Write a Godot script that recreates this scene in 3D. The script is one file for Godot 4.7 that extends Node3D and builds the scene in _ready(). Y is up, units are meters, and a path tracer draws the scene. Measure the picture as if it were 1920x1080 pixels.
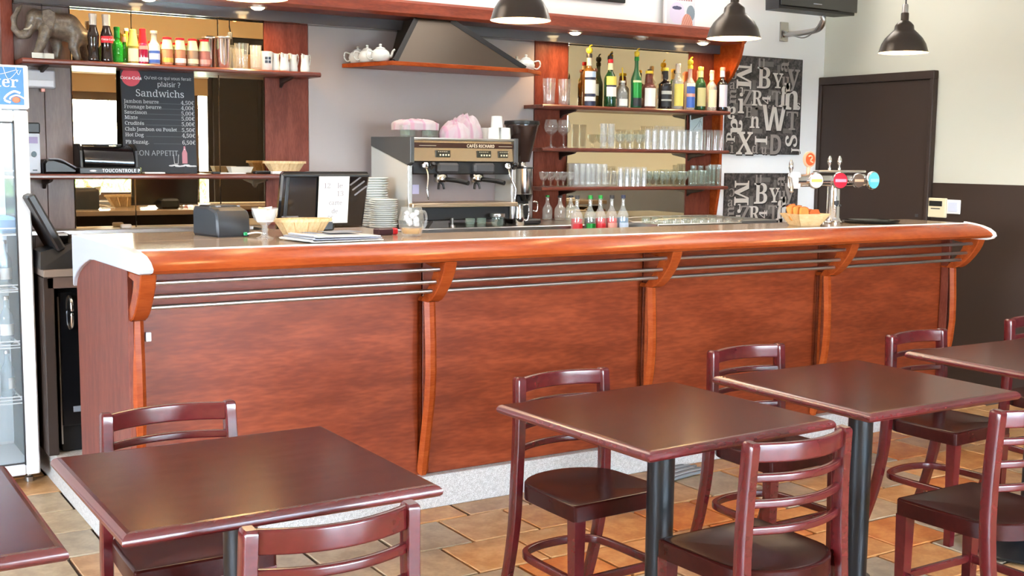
extends Node3D
# A café bar seen from a guest's table. x runs along the bar, z towards the street front, y up; the origin lies on the floor below the camera.

const BACK := -5.95          # face of the panels and mirrors on the back wall
const SIDE := 6.4            # side wall with the brown door
const FRONT := 2.0           # street front behind the camera
const ID := Transform3D.IDENTITY

var taken := {}
var mats := {}
var rng := RandomNumberGenerator.new()


class Geo:
	var v := PackedVector3Array()
	var s := PackedInt32Array()
	var uv := PackedVector2Array()
	var next := 1

	func put(a: PackedVector3Array, g: PackedInt32Array, xf := Transform3D.IDENTITY, keep := false) -> void:
		var vol := 0.0
		if not keep:
			for i in range(0, a.size(), 3):
				vol += a[i].dot(a[i + 1].cross(a[i + 2]))
		for i in range(0, a.size(), 3):
			if vol > 0.0:
				v.append_array([xf * a[i], xf * a[i + 2], xf * a[i + 1]])
			else:
				v.append_array([xf * a[i], xf * a[i + 1], xf * a[i + 2]])
			s.append(g[i / 3])

	# quads and triangles of a convex solid, each turned away from its middle
	func convex(faces: Array, mid: Vector3, xf := Transform3D.IDENTITY) -> void:
		var a := PackedVector3Array()
		var g := PackedInt32Array()
		for f in faces:
			for k in range(1, f.size() - 1):
				var p: Vector3 = f[0]
				var q: Vector3 = f[k]
				var r: Vector3 = f[k + 1]
				if (q - p).cross(r - p).dot((p + q + r) / 3.0 - mid) > 0.0:
					a.append_array([p, r, q])
				else:
					a.append_array([p, q, r])
				g.append(-1)
		put(a, g, xf, true)

	func box(size: Vector3, at := Vector3.ZERO, bevel := 0.002, xf := Transform3D.IDENTITY) -> void:
		var h := size / 2.0
		var b := minf(bevel, 0.45 * minf(size.x, minf(size.y, size.z)))
		var c := func(sx: float, sy: float, sz: float, axis: int) -> Vector3:
			var p := Vector3(sx * (h.x - b), sy * (h.y - b), sz * (h.z - b))
			p[axis] += b * [sx, sy, sz][axis]
			return at + p
		var f := []
		for i in 2:
			var d := 1.0 - 2.0 * i
			f.append([c.call(d, -1, -1, 0), c.call(d, 1, -1, 0), c.call(d, 1, 1, 0), c.call(d, -1, 1, 0)])
			f.append([c.call(-1, d, -1, 1), c.call(1, d, -1, 1), c.call(1, d, 1, 1), c.call(-1, d, 1, 1)])
			f.append([c.call(-1, -1, d, 2), c.call(1, -1, d, 2), c.call(1, 1, d, 2), c.call(-1, 1, d, 2)])
			if b > 0.0:
				for j in 2:
					var e := 1.0 - 2.0 * j
					f.append([c.call(d, e, -1, 0), c.call(d, e, 1, 0), c.call(d, e, 1, 1), c.call(d, e, -1, 1)])
					f.append([c.call(d, -1, e, 0), c.call(d, 1, e, 0), c.call(d, 1, e, 2), c.call(d, -1, e, 2)])
					f.append([c.call(-1, d, e, 1), c.call(1, d, e, 1), c.call(1, d, e, 2), c.call(-1, d, e, 2)])
					for k in 2:
						var m := 1.0 - 2.0 * k
						f.append([c.call(d, e, m, 0), c.call(d, e, m, 1), c.call(d, e, m, 2)])
		convex(f, at, xf)

	# eight corners: four of the lower face, four of the upper one
	func hexa(p: Array, xf := Transform3D.IDENTITY) -> void:
		var mid := Vector3.ZERO
		for q in p:
			mid += q / 8.0
		convex([[p[0], p[1], p[2], p[3]], [p[4], p[5], p[6], p[7]], [p[0], p[1], p[5], p[4]], [p[1], p[2], p[6], p[5]], [p[2], p[3], p[7], p[6]], [p[3], p[0], p[4], p[7]]], mid, xf)

	# profile of (radius, height) turned about y
	func lathe(pr: Array, n := 20, xf := Transform3D.IDENTITY, turn := TAU, from := 0.0) -> void:
		var a := PackedVector3Array()
		var g := PackedInt32Array()
		var id := next
		for i in pr.size() - 1:
			var d: Vector2 = pr[i + 1] - pr[i]
			if i > 0 and absf(d.angle_to(pr[i] - pr[i - 1])) > 0.75:
				id += 1
			for k in n:
				var t0 := from + turn * k / n
				var t1 := from + turn * (k + 1) / n
				var p := [Vector3(pr[i].x * cos(t0), pr[i].y, pr[i].x * sin(t0)), Vector3(pr[i].x * cos(t1), pr[i].y, pr[i].x * sin(t1)), Vector3(pr[i + 1].x * cos(t1), pr[i + 1].y, pr[i + 1].x * sin(t1)), Vector3(pr[i + 1].x * cos(t0), pr[i + 1].y, pr[i + 1].x * sin(t0))]
				if pr[i].x > 1e-5:
					a.append_array([p[0], p[1], p[2]])
					g.append(id)
				if pr[i + 1].x > 1e-5:
					a.append_array([p[0], p[2], p[3]])
					g.append(id)
		next = id + 1
		put(a, g, xf)

	# a cross-section carried along a path; grow scales it at each point
	func sweep(sec: PackedVector2Array, path: PackedVector3Array, up := Vector3.UP, loop := false, grow := [], xf := Transform3D.IDENTITY) -> void:
		var n := sec.size()
		var m := path.size()
		var rings := []
		var side := Vector3.ZERO
		for i in m:
			var d := (path[(i + 1) % m] - path[(i - 1 + m) % m]) if loop else (path[mini(i + 1, m - 1)] - path[maxi(i - 1, 0)])
			d = d.normalized()
			var x := d.cross(up)
			if x.length() < 0.05:
				x = side - d * side.dot(d) if side != Vector3.ZERO else d.cross(Vector3(0.3, 0.2, 0.9))
			x = x.normalized()
			side = x
			var y := x.cross(d)
			var k: float = grow[i] if grow.size() else 1.0
			var ring := PackedVector3Array()
			for q in sec:
				ring.append(path[i] + (x * q.x + y * q.y) * k)
			rings.append(ring)
		var ids := PackedInt32Array()
		var id := next
		for j in n:
			var e0 := sec[j] - sec[(j - 1 + n) % n]
			var e1 := sec[(j + 1) % n] - sec[j]
			if j > 0 and absf(e0.angle_to(e1)) > 0.85:
				id += 1
			ids.append(id)
		if absf((sec[0] - sec[n - 1]).angle_to(sec[1] - sec[0])) <= 0.85:
			for j in n:
				if ids[j] == id:
					ids[j] = next
		next = id + 1
		var a := PackedVector3Array()
		var g := PackedInt32Array()
		for i in (m if loop else m - 1):
			var p: PackedVector3Array = rings[i]
			var q: PackedVector3Array = rings[(i + 1) % m]
			for j in n:
				var l := (j + 1) % n
				a.append_array([p[j], p[l], q[l], p[j], q[l], q[j]])
				g.append_array([ids[j], ids[j]])
		if not loop:
			var tri := Geometry2D.triangulate_polygon(sec)
			var ccw := not Geometry2D.is_polygon_clockwise(sec)
			for k in range(0, tri.size(), 3):
				var f := (sec[tri[k + 1]] - sec[tri[k]]).cross(sec[tri[k + 2]] - sec[tri[k]]) > 0.0
				var o := [tri[k], tri[k + 1], tri[k + 2]] if f == ccw else [tri[k], tri[k + 2], tri[k + 1]]
				a.append_array([rings[0][o[0]], rings[0][o[2]], rings[0][o[1]], rings[m - 1][o[0]], rings[m - 1][o[1]], rings[m - 1][o[2]]])
				g.append_array([-1, -1])
		var mid := Vector3.ZERO
		for q in path:
			mid += q / m
		for i in a.size():
			a[i] -= mid
		put(a, g, xf * Transform3D(Basis.IDENTITY, mid))

	func tube(path: PackedVector3Array, r: float, n := 8, loop := false, grow := [], xf := Transform3D.IDENTITY) -> void:
		var sec := PackedVector2Array()
		for i in n:
			sec.append(Vector2.from_angle(TAU * i / n) * r)
		sweep(sec, path, Vector3(0.013, 0.9999, 0.021), loop, grow, xf)

	# a polygon in the xy plane given depth along z, its rims chamfered
	func extrude(poly: PackedVector2Array, depth: float, xf := Transform3D.IDENTITY, bevel := 0.0) -> void:
		var p := poly.duplicate()
		if Geometry2D.is_polygon_clockwise(p):
			p.reverse()
		var n := p.size()
		var q := PackedVector2Array()
		for j in n:
			var e0 := (p[j] - p[(j - 1 + n) % n]).normalized()
			var e1 := (p[(j + 1) % n] - p[j]).normalized()
			var nn := Vector2(-e0.y - e1.y, e0.x + e1.x)
			q.append(p[j] + nn / maxf(nn.length_squared() / 2.0, 0.3) * bevel)
		var layers := [[p, -depth / 2], [p, depth / 2]]
		if bevel > 0.0:
			layers = [[q, -depth / 2], [p, -depth / 2 + bevel], [p, depth / 2 - bevel], [q, depth / 2]]
		var a := PackedVector3Array()
		var g := PackedInt32Array()
		for l in layers.size() - 1:
			var id := next
			for j in n:
				var k := (j + 1) % n
				if j > 0 and absf((p[j] - p[j - 1]).angle_to(p[k] - p[j])) > 0.6:
					id += 1
				var lo: PackedVector2Array = layers[l][0]
				var hi: PackedVector2Array = layers[l + 1][0]
				var z0: float = layers[l][1]
				var z1: float = layers[l + 1][1]
				var c := [Vector3(lo[j].x, lo[j].y, z0), Vector3(lo[k].x, lo[k].y, z0), Vector3(hi[k].x, hi[k].y, z1), Vector3(hi[j].x, hi[j].y, z1)]
				a.append_array([c[0], c[2], c[1], c[0], c[3], c[2]])
				g.append_array([id, id])
			next = id + 1
		var rim: PackedVector2Array = layers[0][0]
		var tri := Geometry2D.triangulate_polygon(rim)
		for k in range(0, tri.size(), 3):
			var f := (rim[tri[k + 1]] - rim[tri[k]]).cross(rim[tri[k + 2]] - rim[tri[k]]) > 0.0
			var o := [tri[k], tri[k + 1], tri[k + 2]] if f else [tri[k], tri[k + 2], tri[k + 1]]
			var t := func(i: int, z: float) -> Vector3: return Vector3(rim[o[i]].x, rim[o[i]].y, z)
			a.append_array([t.call(0, -depth / 2), t.call(1, -depth / 2), t.call(2, -depth / 2), t.call(0, depth / 2), t.call(2, depth / 2), t.call(1, depth / 2)])
			g.append_array([-1, -1])
		put(a, g, xf, true)

	func ball(r: Vector3, at := Vector3.ZERO, n := 14, xf := Transform3D.IDENTITY) -> void:
		var pr := []
		for i in n / 2 + 1:
			var t := PI * i / (n / 2)
			pr.append(Vector2(sin(t), -cos(t)))
		lathe(pr, n, xf * Transform3D(Basis.from_scale(r), at))

	# one upright quad with texture coordinates, facing +z
	func card(w: float, h: float, xf := Transform3D.IDENTITY) -> void:
		var c := [Vector3(-w / 2, -h / 2, 0), Vector3(-w / 2, h / 2, 0), Vector3(w / 2, h / 2, 0), Vector3(w / 2, -h / 2, 0)]
		put(PackedVector3Array([c[0], c[1], c[2], c[0], c[2], c[3]]), PackedInt32Array([-1, -1]), xf, true)
		uv.append_array([Vector2(0, 1), Vector2(0, 0), Vector2(1, 0), Vector2(0, 1), Vector2(1, 0), Vector2(1, 1)])

	# flat lettering, em metres high, read from +z; align -1 left, 0 middle, 1 right
	func text(words: String, em: float, xf := Transform3D.IDENTITY, face := "Droid Sans", slant := false, align := 0, thick := 0.0006, weight := 400) -> void:
		var f := SystemFont.new()
		f.font_names = PackedStringArray([face])
		f.font_italic = slant
		f.font_weight = weight
		var t := TextMesh.new()
		t.font = f
		t.text = words
		t.font_size = 48
		t.pixel_size = em / 48.0
		t.depth = thick
		t.curve_step = 3.0
		t.horizontal_alignment = HORIZONTAL_ALIGNMENT_CENTER if align == 0 else HORIZONTAL_ALIGNMENT_LEFT if align < 0 else HORIZONTAL_ALIGNMENT_RIGHT
		for k in t.get_surface_count():
			var d := t.surface_get_arrays(k)
			var pos: PackedVector3Array = d[Mesh.ARRAY_VERTEX]
			var idx: PackedInt32Array = d[Mesh.ARRAY_INDEX] if d[Mesh.ARRAY_INDEX] != null else PackedInt32Array(range(pos.size()))
			for i in range(0, idx.size() - 2, 3):
				v.append_array([xf * pos[idx[i]], xf * pos[idx[i + 1]], xf * pos[idx[i + 2]]])
				s.append(-1)

	func mesh() -> ArrayMesh:
		var st := SurfaceTool.new()
		st.begin(Mesh.PRIMITIVE_TRIANGLES)
		var with_uv := uv.size() == v.size()
		for i in v.size():
			st.set_smooth_group(s[i / 3] if s[i / 3] >= 0 else 0xFFFFFFFF)
			if with_uv:
				st.set_uv(uv[i])
			st.add_vertex(v[i])
		st.generate_normals()
		return st.commit()


# ---------------------------------------------------------------- naming
func numbered(called: String) -> String:
	var n: int = taken.get(called, 0)
	taken[called] = n + 1
	return called if n == 0 else "%s_%03d" % [called, n]


func tag(o: Node, label: String, category := "", group := "") -> Node:
	if label:
		o.set_meta("label", label)
	if category:
		o.set_meta("category", category)
	if group:
		o.set_meta("group", group)
	return o


func thing(called: String, label: String, category: String, at := Vector3.ZERO, group := "", turn := 0.0) -> Node3D:
	var o := Node3D.new()
	o.name = numbered(called)
	add_child(o)
	o.position = at
	o.rotation.y = turn
	tag(o, label, category, group)
	return o


func part(called: String, g: Geo, m: Material, parent: Node3D = self, at := Vector3.ZERO) -> MeshInstance3D:
	return part_of(called, g.mesh(), m, parent, at)


func part_of(called: String, mesh: Mesh, m: Material, parent: Node3D = self, at := Vector3.ZERO) -> MeshInstance3D:
	var o := MeshInstance3D.new()
	o.mesh = mesh
	o.material_override = m
	o.name = numbered(called) if parent == self else called
	parent.add_child(o, true)
	o.position = at
	return o


func struct(called: String, g: Geo, m: Material, at := Vector3.ZERO) -> MeshInstance3D:
	var o := part(called, g, m, self, at)
	o.set_meta("kind", "structure")
	return o


func again(o: Node3D, label: String, at: Vector3, turn := 0.0, group := "") -> Node3D:
	var c: Node3D = o.duplicate()
	var stem := String(o.name)
	if stem.length() > 4 and stem[-4] == "_" and stem.right(3).is_valid_int():
		stem = stem.left(-4)
	c.name = numbered(stem)
	add_child(c)
	c.position = at
	c.rotation.y = turn
	tag(c, label, "", group)
	return c


func pos(x: float, y: float, z: float) -> Transform3D:
	return Transform3D(Basis.IDENTITY, Vector3(x, y, z))


func turned(axis: Vector3, angle: float, at := Vector3.ZERO) -> Transform3D:
	return Transform3D(Basis(axis.normalized(), angle), at)


func nth(i: int) -> String:
	return ["first", "second", "third", "fourth", "fifth", "sixth", "seventh", "eighth", "ninth", "tenth", "eleventh", "twelfth", "thirteenth", "fourteenth", "fifteenth", "sixteenth", "seventeenth", "eighteenth", "nineteenth", "twentieth"][i]


# a polygon given in (z, y), standing across x: its extrusion runs along x
func across(x: float) -> Transform3D:
	return Transform3D(Basis(Vector3(0, 0, 1), Vector3(0, 1, 0), Vector3(-1, 0, 0)), Vector3(x, 0, 0))


func rgb(r: int, g: int, b: int) -> Color:
	return Color8(r, g, b)


# ---------------------------------------------------------------- materials
func mat(key: String, c: Color, rough := 0.6, metal := 0.0, coat := 0.0) -> StandardMaterial3D:
	if not mats.has(key):
		var m := StandardMaterial3D.new()
		m.resource_name = key
		m.albedo_color = c
		m.roughness = rough
		m.metallic = metal
		if coat > 0.0:
			m.clearcoat_enabled = true
			m.clearcoat = coat
			m.clearcoat_roughness = 0.12
		mats[key] = m
	return mats[key]


func glow(key: String, c: Color, strength: float) -> StandardMaterial3D:
	var m := mat(key, c, 0.5)
	m.emission_enabled = true
	m.emission = c
	m.emission_energy_multiplier = strength
	return m


func pane(key: String, c: Color, alpha: float, rough := 0.03) -> StandardMaterial3D:
	var m := mat(key, Color(c, alpha), rough)
	m.albedo_color = Color(c, alpha)
	m.transparency = BaseMaterial3D.TRANSPARENCY_ALPHA
	return m


func noise_image(size: int, sd: int, freq: float, octaves := 4, stretch := 1) -> Image:
	var n := FastNoiseLite.new()
	n.seed = sd
	n.frequency = freq
	n.fractal_octaves = octaves
	n.noise_type = FastNoiseLite.TYPE_SIMPLEX
	return n.get_seamless_image(size * stretch, size) if stretch > 1 else n.get_seamless_image(size, size)


# grain from two layers of noise between two colours; the texture's u runs along the grain once it is scaled
func grained(key: String, dark: Color, light: Color, scale: Vector3, rough: float, coat := 0.0, sd := 1, freq := 0.012, fine := 0.08, mix := 0.6) -> StandardMaterial3D:
	if mats.has(key):
		return mats[key]
	var size := 384
	var a := noise_image(size, sd, freq, 4)
	var b := noise_image(size, sd + 7, fine, 3)
	var im := Image.create(size, size, false, Image.FORMAT_RGB8)
	for y in size:
		for x in size:
			var t := a.get_pixel(x, y).r * mix + b.get_pixel(x, y).r * (1.0 - mix)
			im.set_pixel(x, y, dark.lerp(light, clampf((t - 0.25) * 2.0, 0.0, 1.0)))
	var m := mat(key, Color.WHITE, rough, 0.0, coat)
	m.albedo_texture = ImageTexture.create_from_image(im)
	m.uv1_triplanar = true
	m.uv1_world_triplanar = true
	m.uv1_scale = scale
	return m


func arc(mid: Vector2, r: float, a0: float, a1: float, n := 8) -> PackedVector2Array:
	var p := PackedVector2Array()
	for i in n + 1:
		p.append(mid + Vector2.from_angle(lerpf(a0, a1, float(i) / n)) * r)
	return p


func smooth_path(pts: Array, n := 6) -> PackedVector3Array:
	var c := Curve3D.new()
	for i in pts.size():
		var d: Vector3 = (pts[mini(i + 1, pts.size() - 1)] - pts[maxi(i - 1, 0)]) / 6.0
		c.add_point(pts[i], -d, d)
	var out := PackedVector3Array()
	for i in pts.size() - 1:
		for k in n:
			out.append(c.sample(i, float(k) / n))
	out.append(pts[-1])
	return out


func rect(w: float, h: float, r := 0.0) -> PackedVector2Array:
	if r <= 0.0:
		return PackedVector2Array([Vector2(-w / 2, -h / 2), Vector2(w / 2, -h / 2), Vector2(w / 2, h / 2), Vector2(-w / 2, h / 2)])
	var p := PackedVector2Array()
	p.append_array(arc(Vector2(w / 2 - r, h / 2 - r), r, 0, PI / 2, 4))
	p.append_array(arc(Vector2(-w / 2 + r, h / 2 - r), r, PI / 2, PI, 4))
	p.append_array(arc(Vector2(-w / 2 + r, -h / 2 + r), r, PI, 1.5 * PI, 4))
	p.append_array(arc(Vector2(w / 2 - r, -h / 2 + r), r, 1.5 * PI, TAU, 4))
	return p


# ================================================================ the scene
func _ready() -> void:
	rng.seed = 7
	view()
	materials()
	shell()
	street()
	tiles()
	bar()
	back_bar()
	shelves()
	hood()
	lamps()
	fittings()
	tables_and_chairs()
	left_corner()
	coffee_corner()
	on_the_bar()
	soft_drinks()
	menu_shelf()
	spirits()
	glass_shelves()
	syrups()


func view() -> void:
	var cam := Camera3D.new()
	cam.name = "camera"
	cam.keep_aspect = Camera3D.KEEP_HEIGHT
	cam.fov = rad_to_deg(2.0 * atan(540.0 / 2188.79))
	cam.near = 0.05
	cam.far = 100.0
	cam.transform = Transform3D(Basis(Vector3(0.845818, 0.011048, 0.533358), Vector3(0.050771, 0.99358, -0.101095), Vector3(-0.531051, 0.112587, 0.839827)), Vector3(0, 1.48, 0))
	add_child(cam)
	cam.current = true
	var sky := ProceduralSkyMaterial.new()
	sky.sky_top_color = Color(0.66, 0.82, 1.0)
	sky.sky_horizon_color = Color(0.93, 0.97, 1.0)
	sky.ground_horizon_color = Color(0.80, 0.78, 0.74)
	sky.ground_bottom_color = Color(0.62, 0.60, 0.57)
	sky.sky_curve = 0.3
	sky.sky_energy_multiplier = 6.4
	sky.ground_energy_multiplier = 3.2
	var env := Environment.new()
	env.background_mode = Environment.BG_SKY
	env.sky = Sky.new()
	env.sky.sky_material = sky
	env.tonemap_mode = Environment.TONE_MAPPER_LINEAR
	env.tonemap_exposure = 0.9
	env.sdfgi_enabled = true
	env.ssao_enabled = true
	env.ssil_enabled = true
	var we := WorldEnvironment.new()
	we.name = "surroundings"
	we.environment = env
	add_child(we)


func materials() -> void:
	mat("plaster_white", rgb(244, 245, 246), 0.9)
	mat("plaster_cream", rgb(200, 200, 187), 0.9)
	mat("brown_paint", rgb(46, 31, 22), 0.62)
	mat("dark_paint", rgb(38, 26, 21), 0.45)
	mat("chrome", rgb(225, 226, 228), 0.12, 1.0)
	mat("steel", rgb(190, 188, 186), 0.28, 1.0)
	mat("brushed", rgb(205, 203, 200), 0.35, 1.0)
	mat("black", rgb(14, 14, 16), 0.4)
	mat("black_gloss", rgb(14, 14, 16), 0.12, 0.0, 0.6)
	mat("black_metal", rgb(26, 28, 31), 0.3, 0.2)
	mat("dark_grey", rgb(58, 58, 60), 0.5)
	mat("white", rgb(240, 240, 240), 0.35)
	mat("paper", rgb(214, 213, 208), 0.85)
	mat("china", rgb(214, 219, 217), 0.12, 0.0, 0.5)
	mat("mirror", rgb(236, 216, 180), 0.0, 1.0)
	pane("clear", rgb(225, 235, 232), 0.05)
	pane("greenish", rgb(170, 205, 192), 0.10)
	pane("frosted", rgb(225, 235, 240), 0.14, 0.06)
	pane("window_glass", rgb(240, 250, 248), 0.03)
	mat("white_paper", rgb(236, 236, 232), 0.6)
	mat("red_label", rgb(200, 30, 40), 0.4)
	mat("silver_foil", rgb(214, 206, 196), 0.3, 0.6)
	mat("yellow_label", rgb(226, 206, 96), 0.5)
	mat("green_foil", rgb(24, 130, 50), 0.3, 0.3)
	mat("red_foil", rgb(196, 24, 40), 0.3, 0.3)
	mat("blue_label", rgb(60, 98, 176), 0.4)
	mat("pale_blue", rgb(190, 214, 240), 0.4)
	mat("pale_green", rgb(202, 214, 170), 0.5)
	mat("gold", rgb(200, 170, 80), 0.35, 0.5)
	mat("cream_label", rgb(228, 216, 180), 0.6)
	mat("dark_label", rgb(30, 30, 34), 0.5)
	mat("beige_label", rgb(196, 188, 132), 0.6)
	mat("navy", rgb(26, 34, 62), 0.4)
	mat("lilac_label", rgb(206, 200, 214), 0.6)
	mat("yellow_plastic", rgb(226, 196, 50), 0.35)
	mat("pink_foil", rgb(214, 150, 136), 0.35, 0.2)
	mat("cable_grey", rgb(150, 150, 150), 0.5)
	mat("card_grey", rgb(186, 188, 180), 0.7)
	grained("cherry", rgb(108, 43, 20), rgb(136, 61, 32), Vector3(0.3, 1.7, 0.8), 0.36, 0.0, 3)
	grained("cherry_upright", rgb(96, 42, 30), rgb(120, 60, 44), Vector3(3.0, 0.6, 3.0), 0.38, 0.0, 5)
	grained("cherry_edge", rgb(134, 54, 20), rgb(156, 73, 32), Vector3(0.5, 3.5, 3.5), 0.27, 0.0, 9)
	grained("shelf_wood", rgb(84, 36, 24), rgb(118, 56, 38), Vector3(0.6, 4.0, 4.0), 0.32, 0.3, 11)
	grained("mahogany", rgb(74, 16, 19), rgb(88, 23, 25), Vector3(0.9, 1.2, 1.0), 0.22, 0.0, 13)
	grained("tabletop", rgb(68, 20, 12), rgb(85, 30, 19), Vector3(1.1, 1.1, 4.5), 0.19, 0.0, 15)
	grained("taupe_board", rgb(112, 91, 83), rgb(126, 104, 95), Vector3(3.0, 0.5, 3.0), 0.45, 0.0, 17)
	for k in [["tabletop", 0.28], ["cherry", 0.36], ["mahogany", 0.62], ["cherry_upright", 0.3], ["cherry_edge", 0.26]]:
		mats[k[0]].metallic_specular = k[1]
	grained("edge_wood", rgb(80, 17, 20), rgb(92, 24, 26), Vector3(0.9, 1.2, 1.0), 0.27, 0.0, 25)
	mats.edge_wood.metallic_specular = 0.75
	grained("stone", rgb(158, 150, 142), rgb(208, 203, 197), Vector3(2.5, 2.5, 2.5), 0.5, 0.0, 19, 0.04, 0.16, 0.3)


func shell() -> void:
	var g := Geo.new()
	g.box(Vector3(9.9, 0.12, 8.1), Vector3(1.45, -0.071, -1.99), 0.0)
	struct("floor", g, mat("grout", rgb(70, 58, 48), 0.95))
	g = Geo.new()
	g.box(Vector3(10.1, 0.12, 8.3), Vector3(1.45, 3.26, -1.99), 0.0)
	struct("ceiling", g, mats.plaster_white)
	g = Geo.new()
	g.box(Vector3(10.1, 3.2, 0.12), Vector3(1.45, 1.6, -6.04), 0.0)
	struct("wall_back", g, mats.plaster_white)
	g = Geo.new()
	g.box(Vector3(0.12, 3.2, 8.0), Vector3(SIDE + 0.06, 1.6, -1.98), 0.0)
	struct("wall_right", g, mats.plaster_cream)
	g = Geo.new()
	g.box(Vector3(0.12, 3.2, 2.9), Vector3(-3.56, 1.6, -4.53), 0.0)
	g.box(Vector3(0.12, 3.2, 2.1), Vector3(-3.56, 1.6, 0.97), 0.0)
	g.box(Vector3(0.12, 1.0, 3.0), Vector3(-3.56, 2.7, -1.58), 0.0)
	g.box(Vector3(0.12, 0.15, 3.0), Vector3(-3.56, 0.075, -1.58), 0.0)
	struct("wall_left", g, mats.plaster_cream)
	g = Geo.new()
	for z in [-3.04, -1.58, -0.12]:
		g.box(Vector3(0.09, 2.05, 0.08), Vector3(-3.56, 1.175, z), 0.004)
	for y in [0.19, 2.16]:
		g.box(Vector3(0.09, 0.08, 3.0), Vector3(-3.56, y, -1.58), 0.004)
	var side := struct("window_3", g, mat("frame_brown", rgb(92, 74, 58), 0.5))
	for z in [-2.31, -0.85]:
		g = Geo.new()
		g.box(Vector3(0.006, 1.89, 1.38), Vector3(-3.56, 1.175, z), 0.0)
		part("pane", g, mats.window_glass, side)
	# brown painted lower wall, from the door to the street front
	g = Geo.new()
	g.box(Vector3(0.016, 1.336, 6.98), Vector3(SIDE - 0.008, 0.668, -1.5), 0.001)
	struct("trim_1", g, mats.brown_paint)
	# brown door with its casing
	g = Geo.new()
	var d := -5.488
	g.box(Vector3(0.04, 2.0, 0.92), Vector3(SIDE - 0.018, 1.0, d), 0.002)
	var door := struct("door_1", g, mats.brown_paint)
	g = Geo.new()
	g.box(Vector3(0.05, 0.055, 0.985), Vector3(SIDE - 0.025, 2.03, d), 0.004)
	g.box(Vector3(0.05, 2.005, 0.03), Vector3(SIDE - 0.025, 1.0025, d - 0.477), 0.004)
	g.box(Vector3(0.05, 2.005, 0.03), Vector3(SIDE - 0.025, 1.0025, d + 0.477), 0.004)
	part("casing", g, mats.brown_paint, door)
	g = Geo.new()
	g.tube(smooth_path([Vector3(SIDE - 0.04, 1.02, d + 0.38), Vector3(SIDE - 0.1, 1.02, d + 0.38), Vector3(SIDE - 0.1, 1.02, d + 0.26)], 4), 0.009, 8)
	part("door_handle", g, mats.steel, door)
	# street front: cream wall above, brown frames round large panes
	g = Geo.new()
	g.box(Vector3(7.95, 0.76, 0.14), Vector3(0.475, 2.82, FRONT + 0.07), 0.0)
	g.box(Vector3(1.95, 0.34, 0.14), Vector3(5.425, 3.03, FRONT + 0.07), 0.0)
	g.box(Vector3(7.95, 0.14, 0.14), Vector3(0.475, 0.07, FRONT + 0.07), 0.0)
	g.box(Vector3(4.72, 2.4, 0.14), Vector3(-1.14, 1.25, FRONT + 0.07), 0.0)
	struct("wall_front", g, mat("plaster_peach", rgb(240, 208, 160), 0.9))
	g = Geo.new()
	g.box(Vector3(7.95, 0.09, 0.10), Vector3(0.475, 2.395, FRONT + 0.0), 0.003)
	struct("trim_2", g, mats.white)
	g = Geo.new()
	g.box(Vector3(7.95, 0.2, 0.16), Vector3(0.475, 2.25, FRONT + 0.06), 0.003)
	struct("trim_3", g, mat("tan_paint", rgb(170, 138, 98), 0.7))
	g = Geo.new()
	g.box(Vector3(1.95, 2.86, 0.1), Vector3(5.425, 1.43, FRONT + 0.06), 0.0)
	var d2 := struct("door_2", g, mats.dark_paint)
	for k in 3:
		g = Geo.new()
		g.box(Vector3(0.56, 2.3, 0.03), Vector3(4.79 + 0.63 * k, 1.3, FRONT + 0.0), 0.006)
		part("panel", g, mats.dark_paint, d2)
	for k in 2:
		var x0 := 1.22 + 1.56 * k
		g = Geo.new()
		for y in [[0.14, 0.1], [0.88, 0.13], [2.06, 0.09]]:
			g.box(Vector3(1.56, y[1], 0.09), Vector3(x0 + 0.78, y[0] + y[1] / 2, FRONT + 0.06), 0.004)
		g.box(Vector3(0.08, 2.01, 0.09), Vector3(x0 + 0.04, 1.145, FRONT + 0.06), 0.004)
		g.box(Vector3(0.08, 2.01, 0.09), Vector3(x0 + 1.52, 1.145, FRONT + 0.06), 0.004)
		var w := struct("window_%d" % (k + 1), g, mat("frame_brown", rgb(92, 74, 58), 0.5))
		for y in [[0.24, 0.88], [1.01, 2.06]]:
			g = Geo.new()
			g.box(Vector3(1.4, y[1] - y[0], 0.006), Vector3(x0 + 0.78, (y[0] + y[1]) / 2, FRONT + 0.06), 0.0)
			part("pane", g, mats.window_glass, w)


func street() -> void:
	var g := Geo.new()
	g.box(Vector3(40, 0.1, 24), Vector3(1, -0.15, FRONT + 12.2), 0.0)
	struct("ground", g, mat("paving", rgb(206, 200, 188), 0.9))
	# a clipped hedge across the street, seen only in the mirrors
	var leaf := Geo.new()
	leaf.put(PackedVector3Array([Vector3(0, 0, 0), Vector3(-0.03, 0.05, 0.01), Vector3(0, 0.11, 0), Vector3(0, 0, 0), Vector3(0, 0.11, 0), Vector3(0.03, 0.05, 0.01)]), PackedInt32Array([-1, -1]), ID, true)
	var mm := MultiMesh.new()
	mm.transform_format = MultiMesh.TRANSFORM_3D
	mm.mesh = leaf.mesh()
	mm.instance_count = 4000
	for i in 4000:
		var b := Basis.from_euler(Vector3(rng.randf_range(-1, 1), rng.randf() * TAU, rng.randf_range(-1, 1))).scaled(Vector3.ONE * rng.randf_range(1.2, 2.2))
		mm.set_instance_transform(i, Transform3D(b, Vector3(rng.randf_range(-6, 14), -0.1 + 1.0 * sqrt(rng.randf()), FRONT + 8.0 + rng.randf_range(-0.35, 0.35))))
	var o := MultiMeshInstance3D.new()
	o.multimesh = mm
	o.material_override = mat("leaf", rgb(120, 150, 60), 0.6)
	o.name = "hedge"
	add_child(o)
	o.set_meta("kind", "stuff")
	tag(o, "low green hedge across the street, reflected in the mirror", "hedge")


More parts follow.
